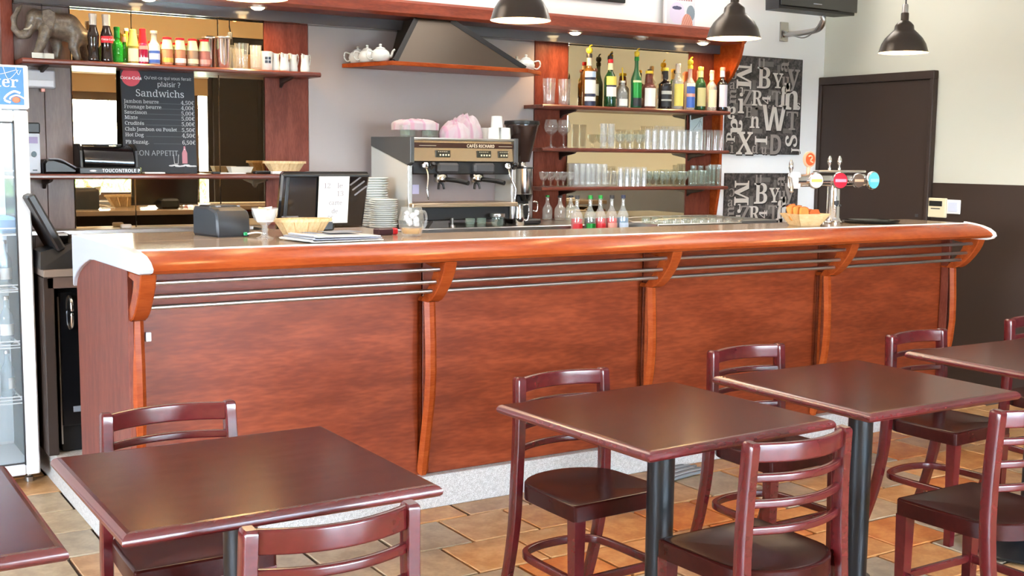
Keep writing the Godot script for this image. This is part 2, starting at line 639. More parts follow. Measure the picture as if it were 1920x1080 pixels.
func tiles() -> void:
	var shapes := []
	for k in 3:
		var g := Geo.new()
		g.box(Vector3(0.2955 - 0.002 * k, 0.016, 0.2905 - 0.0015 * k), Vector3(0, -0.008, 0), 0.003)
		shapes.append(g.mesh())
	var tones := []
	for c in [[178, 116, 64, 204, 148, 92], [160, 136, 106, 184, 162, 130], [178, 100, 48, 202, 134, 74], [152, 134, 110, 174, 156, 130], [180, 130, 80, 204, 158, 108], [160, 118, 80, 186, 144, 104]]:
		var m := grained("clay_%d" % tones.size(), rgb(c[0], c[1], c[2]), rgb(c[3], c[4], c[5]), Vector3(1.6, 1.6, 1.6), 0.36, 0.0, 31 + tones.size(), 0.012, 0.06, 0.7)
		tones.append(m)
	var ground: Node3D = get_node("floor")
	var rest: Array[Transform3D] = []
	for r in range(-8, 20):
		var z := -3.91 + 0.3 * r
		if z > 1.9 or z < -5.95:
			continue
		for c in range(-19, 15):
			var x := 2.067 + 0.306 * c + (0.153 if posmod(r, 2) == 1 else 0.0)
			if x < -3.4 or x > 6.3:
				continue
			var covered := x > 1.2 and x < 5.4 and z < -4.4
			if covered:
				continue
			var seen := (x > 0.0 and x < 5.2 and z > -4.45 and z < -1.3) or (x > 0.2 and x < 1.2 and z <= -4.45)
			if seen:
				var t := part_of("tile", shapes[rng.randi() % 3], tones[(rng.randi() % 6) if x > 2.2 or rng.randf() < 0.4 else [1, 3, 5][rng.randi() % 3]], ground, Vector3(x, rng.randf_range(-0.0012, 0.0), z))
				t.rotation = Vector3(rng.randf_range(-0.003, 0.003), 0, rng.randf_range(-0.003, 0.003))
			else:
				rest.append(Transform3D(Basis.IDENTITY, Vector3(x, 0, z)))
	var mm := MultiMesh.new()
	mm.transform_format = MultiMesh.TRANSFORM_3D
	mm.mesh = shapes[0]
	mm.instance_count = rest.size()
	for i in rest.size():
		mm.set_instance_transform(i, rest[i])
	var o := MultiMeshInstance3D.new()
	o.multimesh = mm
	o.material_override = tones[4]
	o.name = "tile_field"
	ground.add_child(o)
	o.set_meta("kind", "stuff")


# ---------------------------------------------------------------- the bar
func zy(list: Array) -> PackedVector2Array:
	var p := PackedVector2Array()
	for q in list:
		p.append(Vector2(q[0], q[1]))
	return p


func bar() -> void:
	var t := thing("bar_counter", "long cherry wood bar counter with rounded front edge and three metal rails", "bar counter")
	var g := Geo.new()
	g.box(Vector3(4.66, 0.14, 1.75), Vector3(3.325, 0.0705, -5.0915), 0.003)
	tag(part("plinth", g, mats.stone, t), "white speckled stone plinth")
	# stone worktop, deeper at its left end
	g = Geo.new()
	g.box(Vector3(4.5, 0.03, 0.42), Vector3(3.3, 1.125, -4.3), 0.003)
	g.box(Vector3(1.28, 0.03, 0.478), Vector3(1.69, 1.125, -4.749), 0.003)
	part("worktop", g, mat("worktop", rgb(160, 143, 127), 0.15, 0.0, 0.2), t)
	g = Geo.new()
	g.box(Vector3(4.5, 0.013, 0.014), Vector3(3.3, 1.1365, -4.087), 0.002)
	tag(part("edge_strip", g, mat("strip_white", rgb(246, 244, 240), 0.3), t), "white strip along worktop edge")
	# rounded wooden front edge
	var nose := zy([[-4.094, 1.139], [-4.05, 1.135], [-4.0, 1.127], [-3.958, 1.113], [-3.93, 1.097], [-3.92, 1.083], [-3.932, 1.071], [-3.96, 1.066], [-4.094, 1.062]])
	g = Geo.new()
	g.extrude(nose, 4.475, across(3.2975))
	part("rounded_edge", g, mats.cherry_edge, t)
	g = Geo.new()
	g.extrude(zy([[-4.11, 1.148], [-4.05, 1.142], [-3.995, 1.133], [-3.948, 1.119], [-3.916, 1.099], [-3.908, 1.08], [-3.925, 1.064], [-3.96, 1.056], [-4.11, 1.055]]), 0.02, across(5.545), 0.003)
	tag(part("end_rim", g, mats.strip_white, t), "white rim at right end")
	# white stone end piece on the left
	g = Geo.new()
	g.extrude(zy([[-4.98, 1.142], [-4.47, 1.144], [-4.09, 1.142], [-3.99, 1.130], [-3.94, 1.113], [-3.909, 1.09], [-3.92, 1.076], [-3.95, 1.069], [-4.2, 1.069], [-4.6, 1.067], [-4.68, 1.062], [-4.755, 1.045], [-4.84, 1.02], [-4.914, 0.99], [-4.957, 0.962], [-4.98, 0.93]]), 0.04, across(1.04), 0.003)
	tag(part("end_cap", g, mat("marble_white", rgb(192, 197, 206), 0.3), t), "white curved end cap")
	g = Geo.new()
	g.box(Vector3(0.02, 0.925, 0.81), Vector3(1.045, 0.605, -4.575), 0.002)
	part("end_panel", g, mats.cherry_upright, t)
	# back of the carcass
	g = Geo.new()
	g.box(Vector3(4.46, 0.95, 0.02), Vector3(3.3, 0.62, -4.46), 0.0)
	part("carcass_back", g, mats.brown_paint, t)
	g = Geo.new()
	g.box(Vector3(0.02, 0.925, 0.26), Vector3(5.56, 0.605, -4.33), 0.002)
	part("end_panel", g, mats.cherry_upright, t)
	var posts := [1.068, 2.25, 3.412, 4.567, 5.568]
	for i in 4:
		g = Geo.new()
		var w: float = posts[i + 1] - posts[i] - 0.006
		g.box(Vector3(w, 0.92, 0.018), Vector3((posts[i] + posts[i + 1]) / 2, 0.602, -4.262), 0.002)
		part("front_panel", g, mats.cherry, t)
	# posts: a slightly bellied upright, rounded at the front
	var belly := zy([[-4.26, 0.142], [-4.236, 0.142], [-4.214, 0.25], [-4.192, 0.36], [-4.168, 0.48], [-4.158, 0.593], [-4.161, 0.72], [-4.168, 0.82], [-4.173, 0.9], [-4.26, 0.9]])
	var hook := zy([[-4.26, 1.062], [-4.006, 1.062], [-4.011, 1.045], [-4.02, 1.02], [-4.037, 0.99], [-4.064, 0.955], [-4.095, 0.922], [-4.125, 0.898], [-4.16, 0.884], [-4.215, 0.884], [-4.198, 0.905], [-4.172, 0.93], [-4.142, 0.962], [-4.118, 0.995], [-4.102, 1.03], [-4.26, 1.052]])
	for i in 5:
		g = Geo.new()
		g.extrude(belly, 0.052, across(posts[i]), 0.016)
		part("post", g, mats.cherry_edge, t)
		g = Geo.new()
		g.extrude(hook, 0.056, across(posts[i]), 0.004)
		part("bracket", g, mats.cherry_edge, t)
	for i in 4:
		for r in [[1.029, -4.054], [0.976, -4.084], [0.935, -4.118]]:
			g = Geo.new()
			g.tube(PackedVector3Array([Vector3(posts[i] + 0.02, r[0], r[1]), Vector3(posts[i + 1] - 0.02, r[0], r[1])]), 0.0085, 12)
			part("rail", g, mats.brushed, t)
	# a small white socket plate on the first panel
	g = Geo.new()
	g.box(Vector3(0.02, 0.034, 0.012), Vector3(1.125, 0.812, -4.247), 0.002)
	tag(part("socket_plate", g, mats.white, t), "small white plate by first post")


# ---------------------------------------------------------------- panelling, mirrors and canopy of the back wall
func panel_on_wall(x0: float, x1: float, y0: float, y1: float, z: float, thick := 0.03) -> Geo:
	var g := Geo.new()
	g.box(Vector3(x1 - x0, y1 - y0, thick), Vector3((x0 + x1) / 2, (y0 + y1) / 2, z - thick / 2), 0.002)
	return g


func back_bar() -> void:
	var t := thing("back_bar", "wooden back bar with taupe boards, cherry pilasters and canopy over the shelves", "back bar")
	part("board", panel_on_wall(0.985, 1.115, 0.145, 2.16, BACK), mats.taupe_board, t)
	part("board", panel_on_wall(1.117, 1.238, 0.145, 2.16, BACK), mats.taupe_board, t)
	part("side_board", panel_on_wall(0.93, 0.982, 0.145, 2.5, BACK + 0.03, 0.06), mats.cherry_upright, t)
	part("pilaster", panel_on_wall(2.212, 2.456, 1.0, 2.16, BACK), mats.cherry_upright, t)
	tag(part("splash_panel", panel_on_wall(2.458, 3.907, 1.0, 2.16, BACK - 0.005, 0.025), mat("lilac_grey", rgb(160, 150, 147), 0.42, 0.0), t), "pale grey smooth panel behind the coffee machine")
	part("pilaster", panel_on_wall(3.909, 4.15, 1.0, 2.16, BACK), mats.cherry_upright, t)
	part("pilaster", panel_on_wall(5.112, 5.33, 1.0, 2.16, BACK), mats.cherry_upright, t)
	# grey band under the canopy
	tag(part("grey_band", panel_on_wall(0.985, 5.33, 2.16, 2.235, BACK + 0.06, 0.09), mat("grey_band", rgb(80, 78, 80), 0.13, 0.0, 0.6), t), "glossy dark grey band")
	var g := Geo.new()
	g.extrude(PackedVector2Array([Vector2(-5.98, 2.215), Vector2(-5.7, 2.215), Vector2(-5.685, 2.23), Vector2(-5.685, 2.285), Vector2(-5.7, 2.3), Vector2(-5.98, 2.3)]), 4.42, across(3.16), 0.002)
	part("canopy", g, mats.shelf_wood_red if mats.has("shelf_wood_red") else grained("shelf_wood_red", rgb(112, 44, 26), rgb(142, 64, 40), Vector3(0.6, 4, 4), 0.32, 0.3, 23), t)
	# end board with a curved front
	g = Geo.new()
	var p := zy([[-5.98, 2.29], [-5.69, 2.29], [-5.685, 2.24], [-5.692, 2.19], [-5.71, 2.13], [-5.74, 2.07], [-5.78, 2.015], [-5.83, 1.97], [-5.87, 1.945], [-5.87, 1.3], [-5.905, 1.1], [-5.98, 1.1]])
	g.extrude(p, 0.025, across(5.343), 0.002)
	part("end_board", g, mats.cherry_edge, t)
	for a in [[1.24, 2.21, "left wall mirror in three panes behind the soft drinks and menu board", [1.53, 1.965]], [4.152, 5.11, "wall mirror behind the spirit bottles and drinking glasses", []]]:
		var m := thing("wall_mirror", a[2], "mirror")
		var xs: Array = [a[0]] + a[3] + [a[1]]
		for i in xs.size() - 1:
			part("mirror_pane", panel_on_wall(xs[i] + 0.0015, xs[i + 1] - 0.0015, 1.0, 2.158, BACK, 0.006), mats.mirror, m)
		part("backing", panel_on_wall(a[0], a[1], 1.0, 2.158, BACK - 0.007, 0.02), mats.dark_paint, m)
	# worktop of the back counter and the low cupboards under it
	var c := thing("back_counter", "stainless steel back counter under the coffee machine and shelves", "counter")
	g = Geo.new()
	g.box(Vector3(3.22, 0.03, 0.62), Vector3(3.72, 1.085, -5.63), 0.003)
	part("worktop", g, mats.steel, c)
	g = Geo.new()
	g.box(Vector3(3.2, 0.06, 0.012), Vector3(3.72, 1.04, -5.33), 0.002)
	part("front_band", g, mats.dark_paint, c)
	for i in 5:
		g = Geo.new()
		g.box(Vector3(0.636, 0.86, 0.55), Vector3(2.44 + 0.64 * i, 0.572, -5.63), 0.004)
		part("cupboard", g, mats.brown_paint, c)


func shelf(called: String, label: String, x0: float, x1: float, top: float, thick: float, depth: float, supports: Array) -> void:
	var t := thing(called, label, "shelf")
	var g := Geo.new()
	var z0 := BACK + 0.001
	var z1 := BACK + depth
	g.extrude(PackedVector2Array([Vector2(z0, top - thick), Vector2(z1 - 0.008, top - thick), Vector2(z1, top - thick * 0.7), Vector2(z1, top - thick * 0.3), Vector2(z1 - 0.008, top), Vector2(z0, top)]), x1 - x0, across((x0 + x1) / 2), 0.002)
	part("shelf_board", g, mats.shelf_wood, t)
	for x in supports:
		g = Geo.new()
		g.extrude(zy([[z0, top - thick - 0.001], [z1 - 0.04, top - thick - 0.001], [z1 - 0.06, top - thick - 0.012], [z0 + 0.03, top - thick - 0.03], [z0, top - thick - 0.05]]), 0.016, across(x), 0.002)
		part("shelf_bracket", g, mats.dark_paint, t)


func shelves() -> void:
	shelf("wall_shelf", "upper left wooden wall shelf carrying elephant figure, soft drinks and jugs", 0.985, 2.44, 1.898, 0.024, 0.215, [1.1, 2.3])
	shelf("wall_shelf", "lower left wooden wall shelf with menu board and black boxes", 0.985, 2.33, 1.372, 0.024, 0.23, [1.1, 2.15])
	shelf("wall_shelf", "upper right wooden shelf carrying the spirit bottles", 3.83, 5.30, 1.782, 0.022, 0.21, [4.1, 5.13])
	shelf("wall_shelf", "middle right wooden shelf with tumblers and pale card", 3.83, 5.30, 1.530, 0.022, 0.21, [4.1, 5.13])
	shelf("wall_shelf", "lowest right wooden shelf full of drinking glasses", 3.83, 5.30, 1.298, 0.022, 0.21, [4.1, 5.13])


func hood() -> void:
	var t := thing("extractor_hood", "brown pyramid extractor hood above the coffee machine with wooden rim", "hood")
	var g := Geo.new()
	g.hexa([Vector3(2.80, 1.968, -5.60), Vector3(3.61, 1.968, -5.60), Vector3(3.66, 1.968, -5.945), Vector3(2.93, 1.968, -5.945), Vector3(2.985, 2.213, -5.715), Vector3(3.195, 2.213, -5.715), Vector3(3.24, 2.213, -5.945), Vector3(3.0, 2.213, -5.945)])
	part("hood_body", g, mat("bronze", rgb(66, 56, 46), 0.34, 0.5), t)
	for q in [[Vector3(2.798, 1.968, -5.598), Vector3(2.984, 2.213, -5.713), 1.0], [Vector3(3.612, 1.968, -5.598), Vector3(3.196, 2.213, -5.713), -1.0]]:
		g = Geo.new()
		g.sweep(rect(0.028, 0.008), PackedVector3Array([q[0], q[1]]), Vector3(0, 0.1, 1))
		part("corner_strip", g, mats.black, t)
	g = Geo.new()
	var rim := PackedVector2Array([Vector2(2.65, 5.945), Vector2(2.71, 5.75), Vector2(2.77, 5.58), Vector2(3.62, 5.58), Vector2(3.80, 5.72), Vector2(3.82, 5.945)])
	g.extrude(rim, 0.022, Transform3D(Basis(Vector3(1, 0, 0), Vector3(0, 0, -1), Vector3(0, 1, 0)), Vector3(0, 1.956, 0)), 0.002)
	part("wooden_rim", g, mats.cherry_edge, t)


# ---------------------------------------------------------------- lamps
func lamps() -> void:
	var outer := [[0.018, 0.205], [0.02, 0.2], [0.02, 0.165], [0.034, 0.155], [0.047, 0.14], [0.05, 0.118], [0.07, 0.1], [0.094, 0.075], [0.112, 0.045], [0.121, 0.015], [0.126, 0.0]]
	var profile := []
	for q in outer:
		profile.append(Vector2(q[0], q[1]))
	var lining := []
	for q in [[0.1245, 0.0005], [0.119, 0.016], [0.110, 0.045], [0.092, 0.073], [0.068, 0.097], [0.048, 0.114], [0.02, 0.12]]:
		lining.append(Vector2(q[0], q[1]))
	var where := [[2.645, "over bar left of the hood's right end, nearest pendant of the three"], [3.826, ""], [5.01, ""], [1.5, ""]]
	var labels := ["dark bell shaped pendant lamp hanging in front of the wooden canopy, leftmost in the photo", "dark bell shaped pendant lamp hanging by the canopy's right end, below the television", "dark bell shaped pendant lamp hanging before the cream wall above the brown door", "dark bell shaped pendant lamp over the left end of the bar"]
	for i in 4:
		var t := thing("pendant_lamp", labels[i], "pendant lamp", Vector3(where[i][0], 2.034, -4.14), "pendant lamps over the bar")
		var g := Geo.new()
		g.lathe(profile, 36)
		part("lamp_shade", g, mat("shade_brown", rgb(66, 58, 50), 0.3, 0.6), t)
		g = Geo.new()
		g.lathe(lining, 36)
		part("lining", g, mat("shade_lining", rgb(246, 236, 212), 0.5), t)
		g = Geo.new()
		g.lathe([Vector2(0.0, 0.248), Vector2(0.014, 0.248), Vector2(0.016, 0.24), Vector2(0.016, 0.206), Vector2(0.02, 0.204), Vector2(0.0, 0.204)], 18)
		part("lamp_holder", g, mats.steel, t)
		g = Geo.new()
		var p := PackedVector3Array()
		for k in 25:
			p.append(Vector3(0.004 * cos(k * 1.9), 0.245 + 0.04 * k, 0.004 * sin(k * 1.9)))
		g.tube(p, 0.0045, 6)
		part("twisted_cord", g, mats.black, t)
		g = Geo.new()
		g.ball(Vector3(0.03, 0.038, 0.03), Vector3(0, 0.055, 0), 16)
		g.lathe([Vector2(0.0, 0.12), Vector2(0.012, 0.12), Vector2(0.014, 0.085), Vector2(0.0, 0.085)], 12)
		part("bulb", g, glow("bulb_glow", rgb(255, 226, 170), 8.0), t)
		var l := OmniLight3D.new()
		l.name = "pendant_light"
		l.light_color = rgb(255, 214, 150)
		l.light_energy = 0.55
		l.light_size = 0.03
		l.omni_range = 12.0
		l.omni_attenuation = 2.0
		l.shadow_enabled = true
		l.position = Vector3(0, 0.05, 0)
		t.add_child(l)
	# flat ceiling lamps of the room, above the picture's upper edge
	for i in 3:
		var t := thing("ceiling_lamp", "square white ceiling lamp above the back bar, %s from the left" % nth(i), "ceiling lamp", Vector3([1.0, 3.2, 5.4][i], 3.2, -5.1), "ceiling lamps")
		var g := Geo.new()
		g.box(Vector3(1.3, 0.05, 1.1), Vector3(0, -0.0255, 0), 0.006)
		part("casing", g, mats.white, t)
		g = Geo.new()
		g.box(Vector3(1.2, 0.008, 1.0), Vector3(0, -0.054, 0), 0.002)
		part("lamp_panel", g, glow("panel_glow", rgb(255, 250, 242), 1.2), t)
		var l := AreaLight3D.new()
		l.name = "ceiling_light"
		l.area_size = Vector2(1.2, 1.0)
		l.light_color = rgb(255, 247, 236)
		l.light_energy = 2.7
		l.area_range = 14.0
		l.area_attenuation = 2.0
		l.shadow_enabled = true
		l.position = Vector3(0, -0.066, 0)
		l.rotation.x = -PI / 2
		t.add_child(l)
	for a in [[1.57, true, "round downlight under the canopy's left end, above the soft drinks"], [2.115, true, "lit round downlight under the canopy above the white jugs"], [4.075, true, "lit round downlight under the canopy above the pair of ribbed glasses"], [4.57, false, "unlit round downlight between two lit ones above the spirit bottles"], [5.075, true, "lit round downlight under the canopy's right end beside the end board"]]:
		var t := thing("downlight", a[2], "downlight", Vector3(a[0], 2.2145, -5.775), "downlights under the canopy")
		var g := Geo.new()
		g.lathe([Vector2(0.036, -0.006), Vector2(0.044, -0.007), Vector2(0.048, -0.004), Vector2(0.048, 0.0), Vector2(0.036, 0.0)], 24)
		part("ring", g, mats.brushed, t)
		g = Geo.new()
		g.lathe([Vector2(0.0, -0.02), Vector2(0.018, -0.018), Vector2(0.03, -0.012), Vector2(0.037, -0.003), Vector2(0.037, 0.0), Vector2(0.0, 0.0)], 20)
		if a[1]:
			part("lamp_glass", g, glow("spot_glow", rgb(255, 226, 176), 14.0), t)
			var l := SpotLight3D.new()
			l.name = "downlight_light"
			l.light_color = rgb(255, 206, 140)
			l.light_energy = 0.6
			l.light_size = 0.02
			l.spot_angle = 86.0
			l.spot_angle_attenuation = 0.8
			l.spot_range = 10.0
			l.spot_attenuation = 2.0
			l.shadow_enabled = true
			l.position = Vector3(0, -0.024, 0)
			l.rotation.x = -PI / 2
			t.add_child(l)
		else:
			part("lamp_glass", g, mat("lamp_off", rgb(170, 158, 150), 0.2), t)


# ---------------------------------------------------------------- pictures, television, wall fittings
func fittings() -> void:
	letter_print(5.462, 6.17, 1.508, 2.172, "framed black and white print of scattered letters, upper one beside the door", false)
	letter_print(5.478, 6.17, 0.72, 1.379, "black and white letter print below the other, its foot behind the bar", true)
	# television on its arm
	var t := thing("television", "black television on a metal arm at the top of the wall", "television", Vector3(5.80, 2.44, -5.5), "", 0.0)
	var g := Geo.new()
	g.hexa([Vector3(-0.36, -0.012, 0.02), Vector3(0.33, -0.012, 0.02), Vector3(0.29, -0.012, -0.12), Vector3(-0.34, -0.012, -0.12), Vector3(-0.38, 0.45, 0.02), Vector3(0.37, 0.45, 0.02), Vector3(0.3, 0.42, -0.14), Vector3(-0.34, 0.42, -0.14)])
	part("casing", g, mats.black, t)
	g = Geo.new()
	g.box(Vector3(0.7, 0.44, 0.012), Vector3(-0.005, 0.225, 0.027), 0.004)
	part("screen_frame", g, mats.black_gloss, t)
	g = Geo.new()
	g.box(Vector3(0.075, 0.006, 0.003), Vector3(-0.03, 0.035, 0.0345), 0.0)
	part("badge", g, mat("badge_grey", rgb(120, 122, 128), 0.4), t)
	var b := thing("wall_bracket", "silver curved television arm with plate fixed on white wall", "bracket")
	g = Geo.new()
	g.box(Vector3(0.075, 0.13, 0.012), Vector3(5.985, 2.355, -5.973), 0.002)
	part("wall_plate", g, mats.steel, b)
	g = Geo.new()
	g.tube(smooth_path([Vector3(5.985, 2.335, -5.965), Vector3(5.985, 2.333, -5.80), Vector3(5.985, 2.345, -5.66), Vector3(5.97, 2.39, -5.60), Vector3(5.96, 2.426, -5.60)], 6), 0.019, 12)
	part("arm", g, mats.steel, b)
	g = Geo.new()
	g.tube(smooth_path([Vector3(5.97, 2.36, -5.965), Vector3(5.98, 2.30, -5.8), Vector3(5.965, 2.33, -5.68), Vector3(5.95, 2.40, -5.6)], 6), 0.005, 6)
	part("cable", g, mat("cable_grey", rgb(150, 150, 150), 0.5), b)
	# framed picture above the bar, only its lower edge in view
	var f := thing("picture_frame", "dark picture on the white wall above the canopy, cut by the photo's top", "picture", Vector3(4.28, 2.62, -5.97))
	g = Geo.new()
	g.box(Vector3(0.62, 0.36, 0.02), Vector3(0, 0, 0), 0.003)
	part("frame", g, mats.black, f)
	g = Geo.new()
	g.box(Vector3(0.56, 0.30, 0.004), Vector3(0, 0, 0.0115), 0.0)
	part("picture_sheet", g, mats.dark_grey, f)
	poster()
	# thermostat, switch and socket on the brown wall
	t = thing("thermostat", "cream thermostat with dark display on the brown wall right of the door", "thermostat", Vector3(SIDE - 0.016, 1.176, -4.94))
	g = Geo.new()
	g.box(Vector3(0.022, 0.125, 0.15), Vector3(-0.011, 0, 0), 0.004)
	part("housing", g, mat("cream_plastic", rgb(226, 216, 182), 0.4), t)
	g = Geo.new()
	g.box(Vector3(0.004, 0.034, 0.1), Vector3(-0.0235, 0.027, 0.0), 0.001)
	part("display", g, mats.black, t)
	g = Geo.new()
	g.box(Vector3(0.003, 0.006, 0.07), Vector3(-0.023, -0.006, 0.0), 0.0)
	part("lettering", g, mats.dark_grey, t)
	t = thing("light_switch", "pale blue-white light switch beside the thermostat", "light switch", Vector3(SIDE - 0.016, 1.186, -4.815))
	g = Geo.new()
	g.box(Vector3(0.012, 0.09, 0.1), Vector3(-0.006, 0, 0), 0.003)
	part("plate", g, mats.white, t)
	g = Geo.new()
	g.box(Vector3(0.006, 0.062, 0.07), Vector3(-0.0145, 0, 0), 0.002)
	part("rocker", g, mat("switch_blue", rgb(206, 214, 232), 0.35), t)
	t = thing("wall_socket", "small grey socket low on the brown wall behind the bar's right end", "socket", Vector3(SIDE - 0.016, 1.118, -5.085))
	g = Geo.new()
	g.box(Vector3(0.02, 0.06, 0.05), Vector3(-0.01, 0, 0), 0.003)
	part("plate", g, mat("socket_grey", rgb(150, 136, 132), 0.5), t)
	g = Geo.new()
	g.box(Vector3(0.006, 0.02, 0.024), Vector3(-0.021, 0, 0), 0.001)
	part("outlet", g, mats.dark_grey, t)


func letter_print(x0: float, x1: float, y0: float, y1: float, label: String, lower: bool) -> void:
	var w := x1 - x0
	var h := y1 - y0
	var t := thing("letter_print", label, "wall print", Vector3((x0 + x1) / 2, (y0 + y1) / 2, -5.975), "letter prints on the white wall")
	var g := Geo.new()
	g.box(Vector3(w, h, 0.018), Vector3(0, 0, 0.004), 0.002)
	part("canvas", g, grained("print_ground", rgb(40, 36, 34), rgb(96, 88, 84), Vector3(2.2, 2.2, 2.2), 0.7, 0.0, 41, 0.02, 0.05, 0.6), t)
	# x, y of the letter's middle in parts of the sheet, letter, height in parts of the sheet, turn, serif, tone
	var list := [
		[0.215, 0.79, "M", 0.21, -1, 1, 0], [0.475, 0.785, "B", 0.225, 0, 1, 0], [0.665, 0.765, "Y", 0.16, 0, 1, 0], [0.77, 0.775, "u", 0.14, 0, 1, 1], [0.875, 0.83, "y", 0.24, 0, 1, 1], [0.44, 0.925, "U", 0.11, 0, 0, 1], [0.74, 0.915, "a", 0.15, 1, 1, 1],
		[0.27, 0.575, "Z", 0.17, 0, 1, 1], [0.395, 0.575, "R", 0.16, 0, 1, 0], [0.52, 0.565, "4", 0.12, 1, 1, 0], [0.655, 0.575, "T", 0.17, 0, 1, 1], [0.745, 0.60, "f", 0.22, 0, 1, 0], [0.86, 0.6, "h", 0.27, 0, 1, 0], [0.19, 0.51, "i", 0.2, 0, 1, 0],
		[0.09, 0.8, "C", 0.09, 2, 1, 1], [0.07, 0.70, "a", 0.1, 0, 1, 1], [0.07, 0.58, "m", 0.12, 1, 1, 1], [0.29, 0.43, "E", 0.12, 0, 1, 1], [0.375, 0.345, "n", 0.16, 0, 1, 0], [0.63, 0.375, "W", 0.27, 0, 0, 0], [0.875, 0.355, "T", 0.2, 0, 1, 1],
		[0.065, 0.4, "a", 0.17, 2, 1, 0], [0.16, 0.28, "a", 0.22, -1, 1, 0], [0.07, 0.17, "P", 0.12, 1, 1, 0], [0.25, 0.11, "X", 0.24, 0, 1, 0], [0.47, 0.145, "I", 0.18, 1, 1, 0], [0.665, 0.1, "D", 0.21, 0, 0, 1], [0.88, 0.15, "S", 0.18, 1, 1, 0],
		[0.39, 0.06, "d", 0.11, 0, 1, 1], [0.51, 0.05, "u", 0.1, 0, 1, 1], [0.09, 0.06, "i", 0.11, 0, 1, 1], [0.93, 0.05, "J", 0.1, 1, 1, 0], [0.955, 0.52, "s", 0.1, 0, 1, 0], [0.19, 0.65, "L", 0.06, 2, 0, 0], [0.56, 0.5, "e", 0.05, 0, 1, 1]]
	g = Geo.new()
	for q in [[0.35, 0.66, 0.05, 0.2], [0.6, 0.62, 0.11, 0.1], [0.44, 0.49, 0.12, 0.06], [0.41, 0.24, 0.14, 0.05], [0.36, 0.42, 0.1, 0.12], [0.52, 0.1, 0.12, 0.09], [0.82, 0.25, 0.12, 0.05], [0.12, 0.46, 0.06, 0.12], [0.73, 0.47, 0.1, 0.02], [0.67, 0.88, 0.04, 0.1], [0.5, 0.93, 0.2, 0.05], [0.2, 0.19, 0.05, 0.14]]:
		g = Geo.new()
		g.box(Vector3(q[2] * w, q[3] * h, 0.0006), Vector3((q[0] - 0.5) * w, (q[1] - 0.5) * h, 0.0133), 0.0)
		part("printed_block", g, mat("print_block", rgb(104, 97, 92), 0.7), t)
	for tone in 2:
		g = Geo.new()
		var sh := Geo.new()
		for q in list:
			if q[6] != tone:
				continue
			var em: float = q[3] * h * 1.36
			var b := Basis(Vector3(0, 0, 1), q[4] * PI / 2.0)
			var c := Vector3((q[0] - 0.5) * w, (q[1] - 0.5) * h, 0.0136)
			# TextMesh sets words round their own middle; lift small letters a little
			g.text(q[2], em, Transform3D(b, c), "Droid Serif" if q[5] == 1 else "Droid Sans", false, 0, 0.001, 700)
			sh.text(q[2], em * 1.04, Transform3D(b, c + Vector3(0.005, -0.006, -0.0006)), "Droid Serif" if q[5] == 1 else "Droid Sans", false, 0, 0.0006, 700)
		part("printed_letters", g, mat("letter_%d" % tone, [rgb(206, 198, 190), rgb(140, 131, 125)][tone], 0.7), t)
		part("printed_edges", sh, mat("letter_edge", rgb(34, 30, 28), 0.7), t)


func poster() -> void:
	var w := 96
	var h := 128
	var im := Image.create(w, h, false, Image.FORMAT_RGB8)
	for y in h:
		for x in w:
			var u := float(x) / w
			var v := float(y) / h
			var c := Color8(228, 224, 226).lerp(Color8(200, 204, 214), v)
			if (Vector2(u - 0.36, (v - 0.72) * 1.3)).length() < 0.27:
				c = Color8(206, 198, 220)
			if absf(u - 0.35) / 0.17 < 1 and absf(v - 0.62) < 0.035 * sqrt(1.0 - pow((u - 0.35) / 0.17, 2)):
				c = Color8(70, 70, 98)
			if (Vector2(u - 0.84, v - 0.7)).length() < 0.15:
				c = Color8(122, 136, 146)
			if (Vector2(u - 0.72, (v - 0.94) * 0.9)).length() < 0.2:
				c = Color8(176, 110, 92).lerp(Color8(214, 160, 142), fmod(u * 13.0 + v * 9.0, 1.0))
			if v < 0.47 and v > 0.43 and fmod(u * 12.0, 1.0) < 0.6 and u > 0.1 and u < 0.9:
				c = Color8(150, 100, 100)
			im.set_pixel(x, y, c)
	var t := thing("poster", "small poster of a cup and brown biscuits standing on the canopy", "poster", Vector3(5.013, 2.301, -5.93))
	var g := Geo.new()
	g.box(Vector3(0.265, 0.36, 0.016), Vector3(0, 0.18, -0.009), 0.002)
	part("poster_board", g, mats.white, t)
	g = Geo.new()
	g.card(0.235, 0.33, pos(0.005, 0.178, 0.0))
	var m := mat("poster_print", Color.WHITE, 0.5)
	m.albedo_texture = ImageTexture.create_from_image(im)
	part("poster_print", g, m, t)


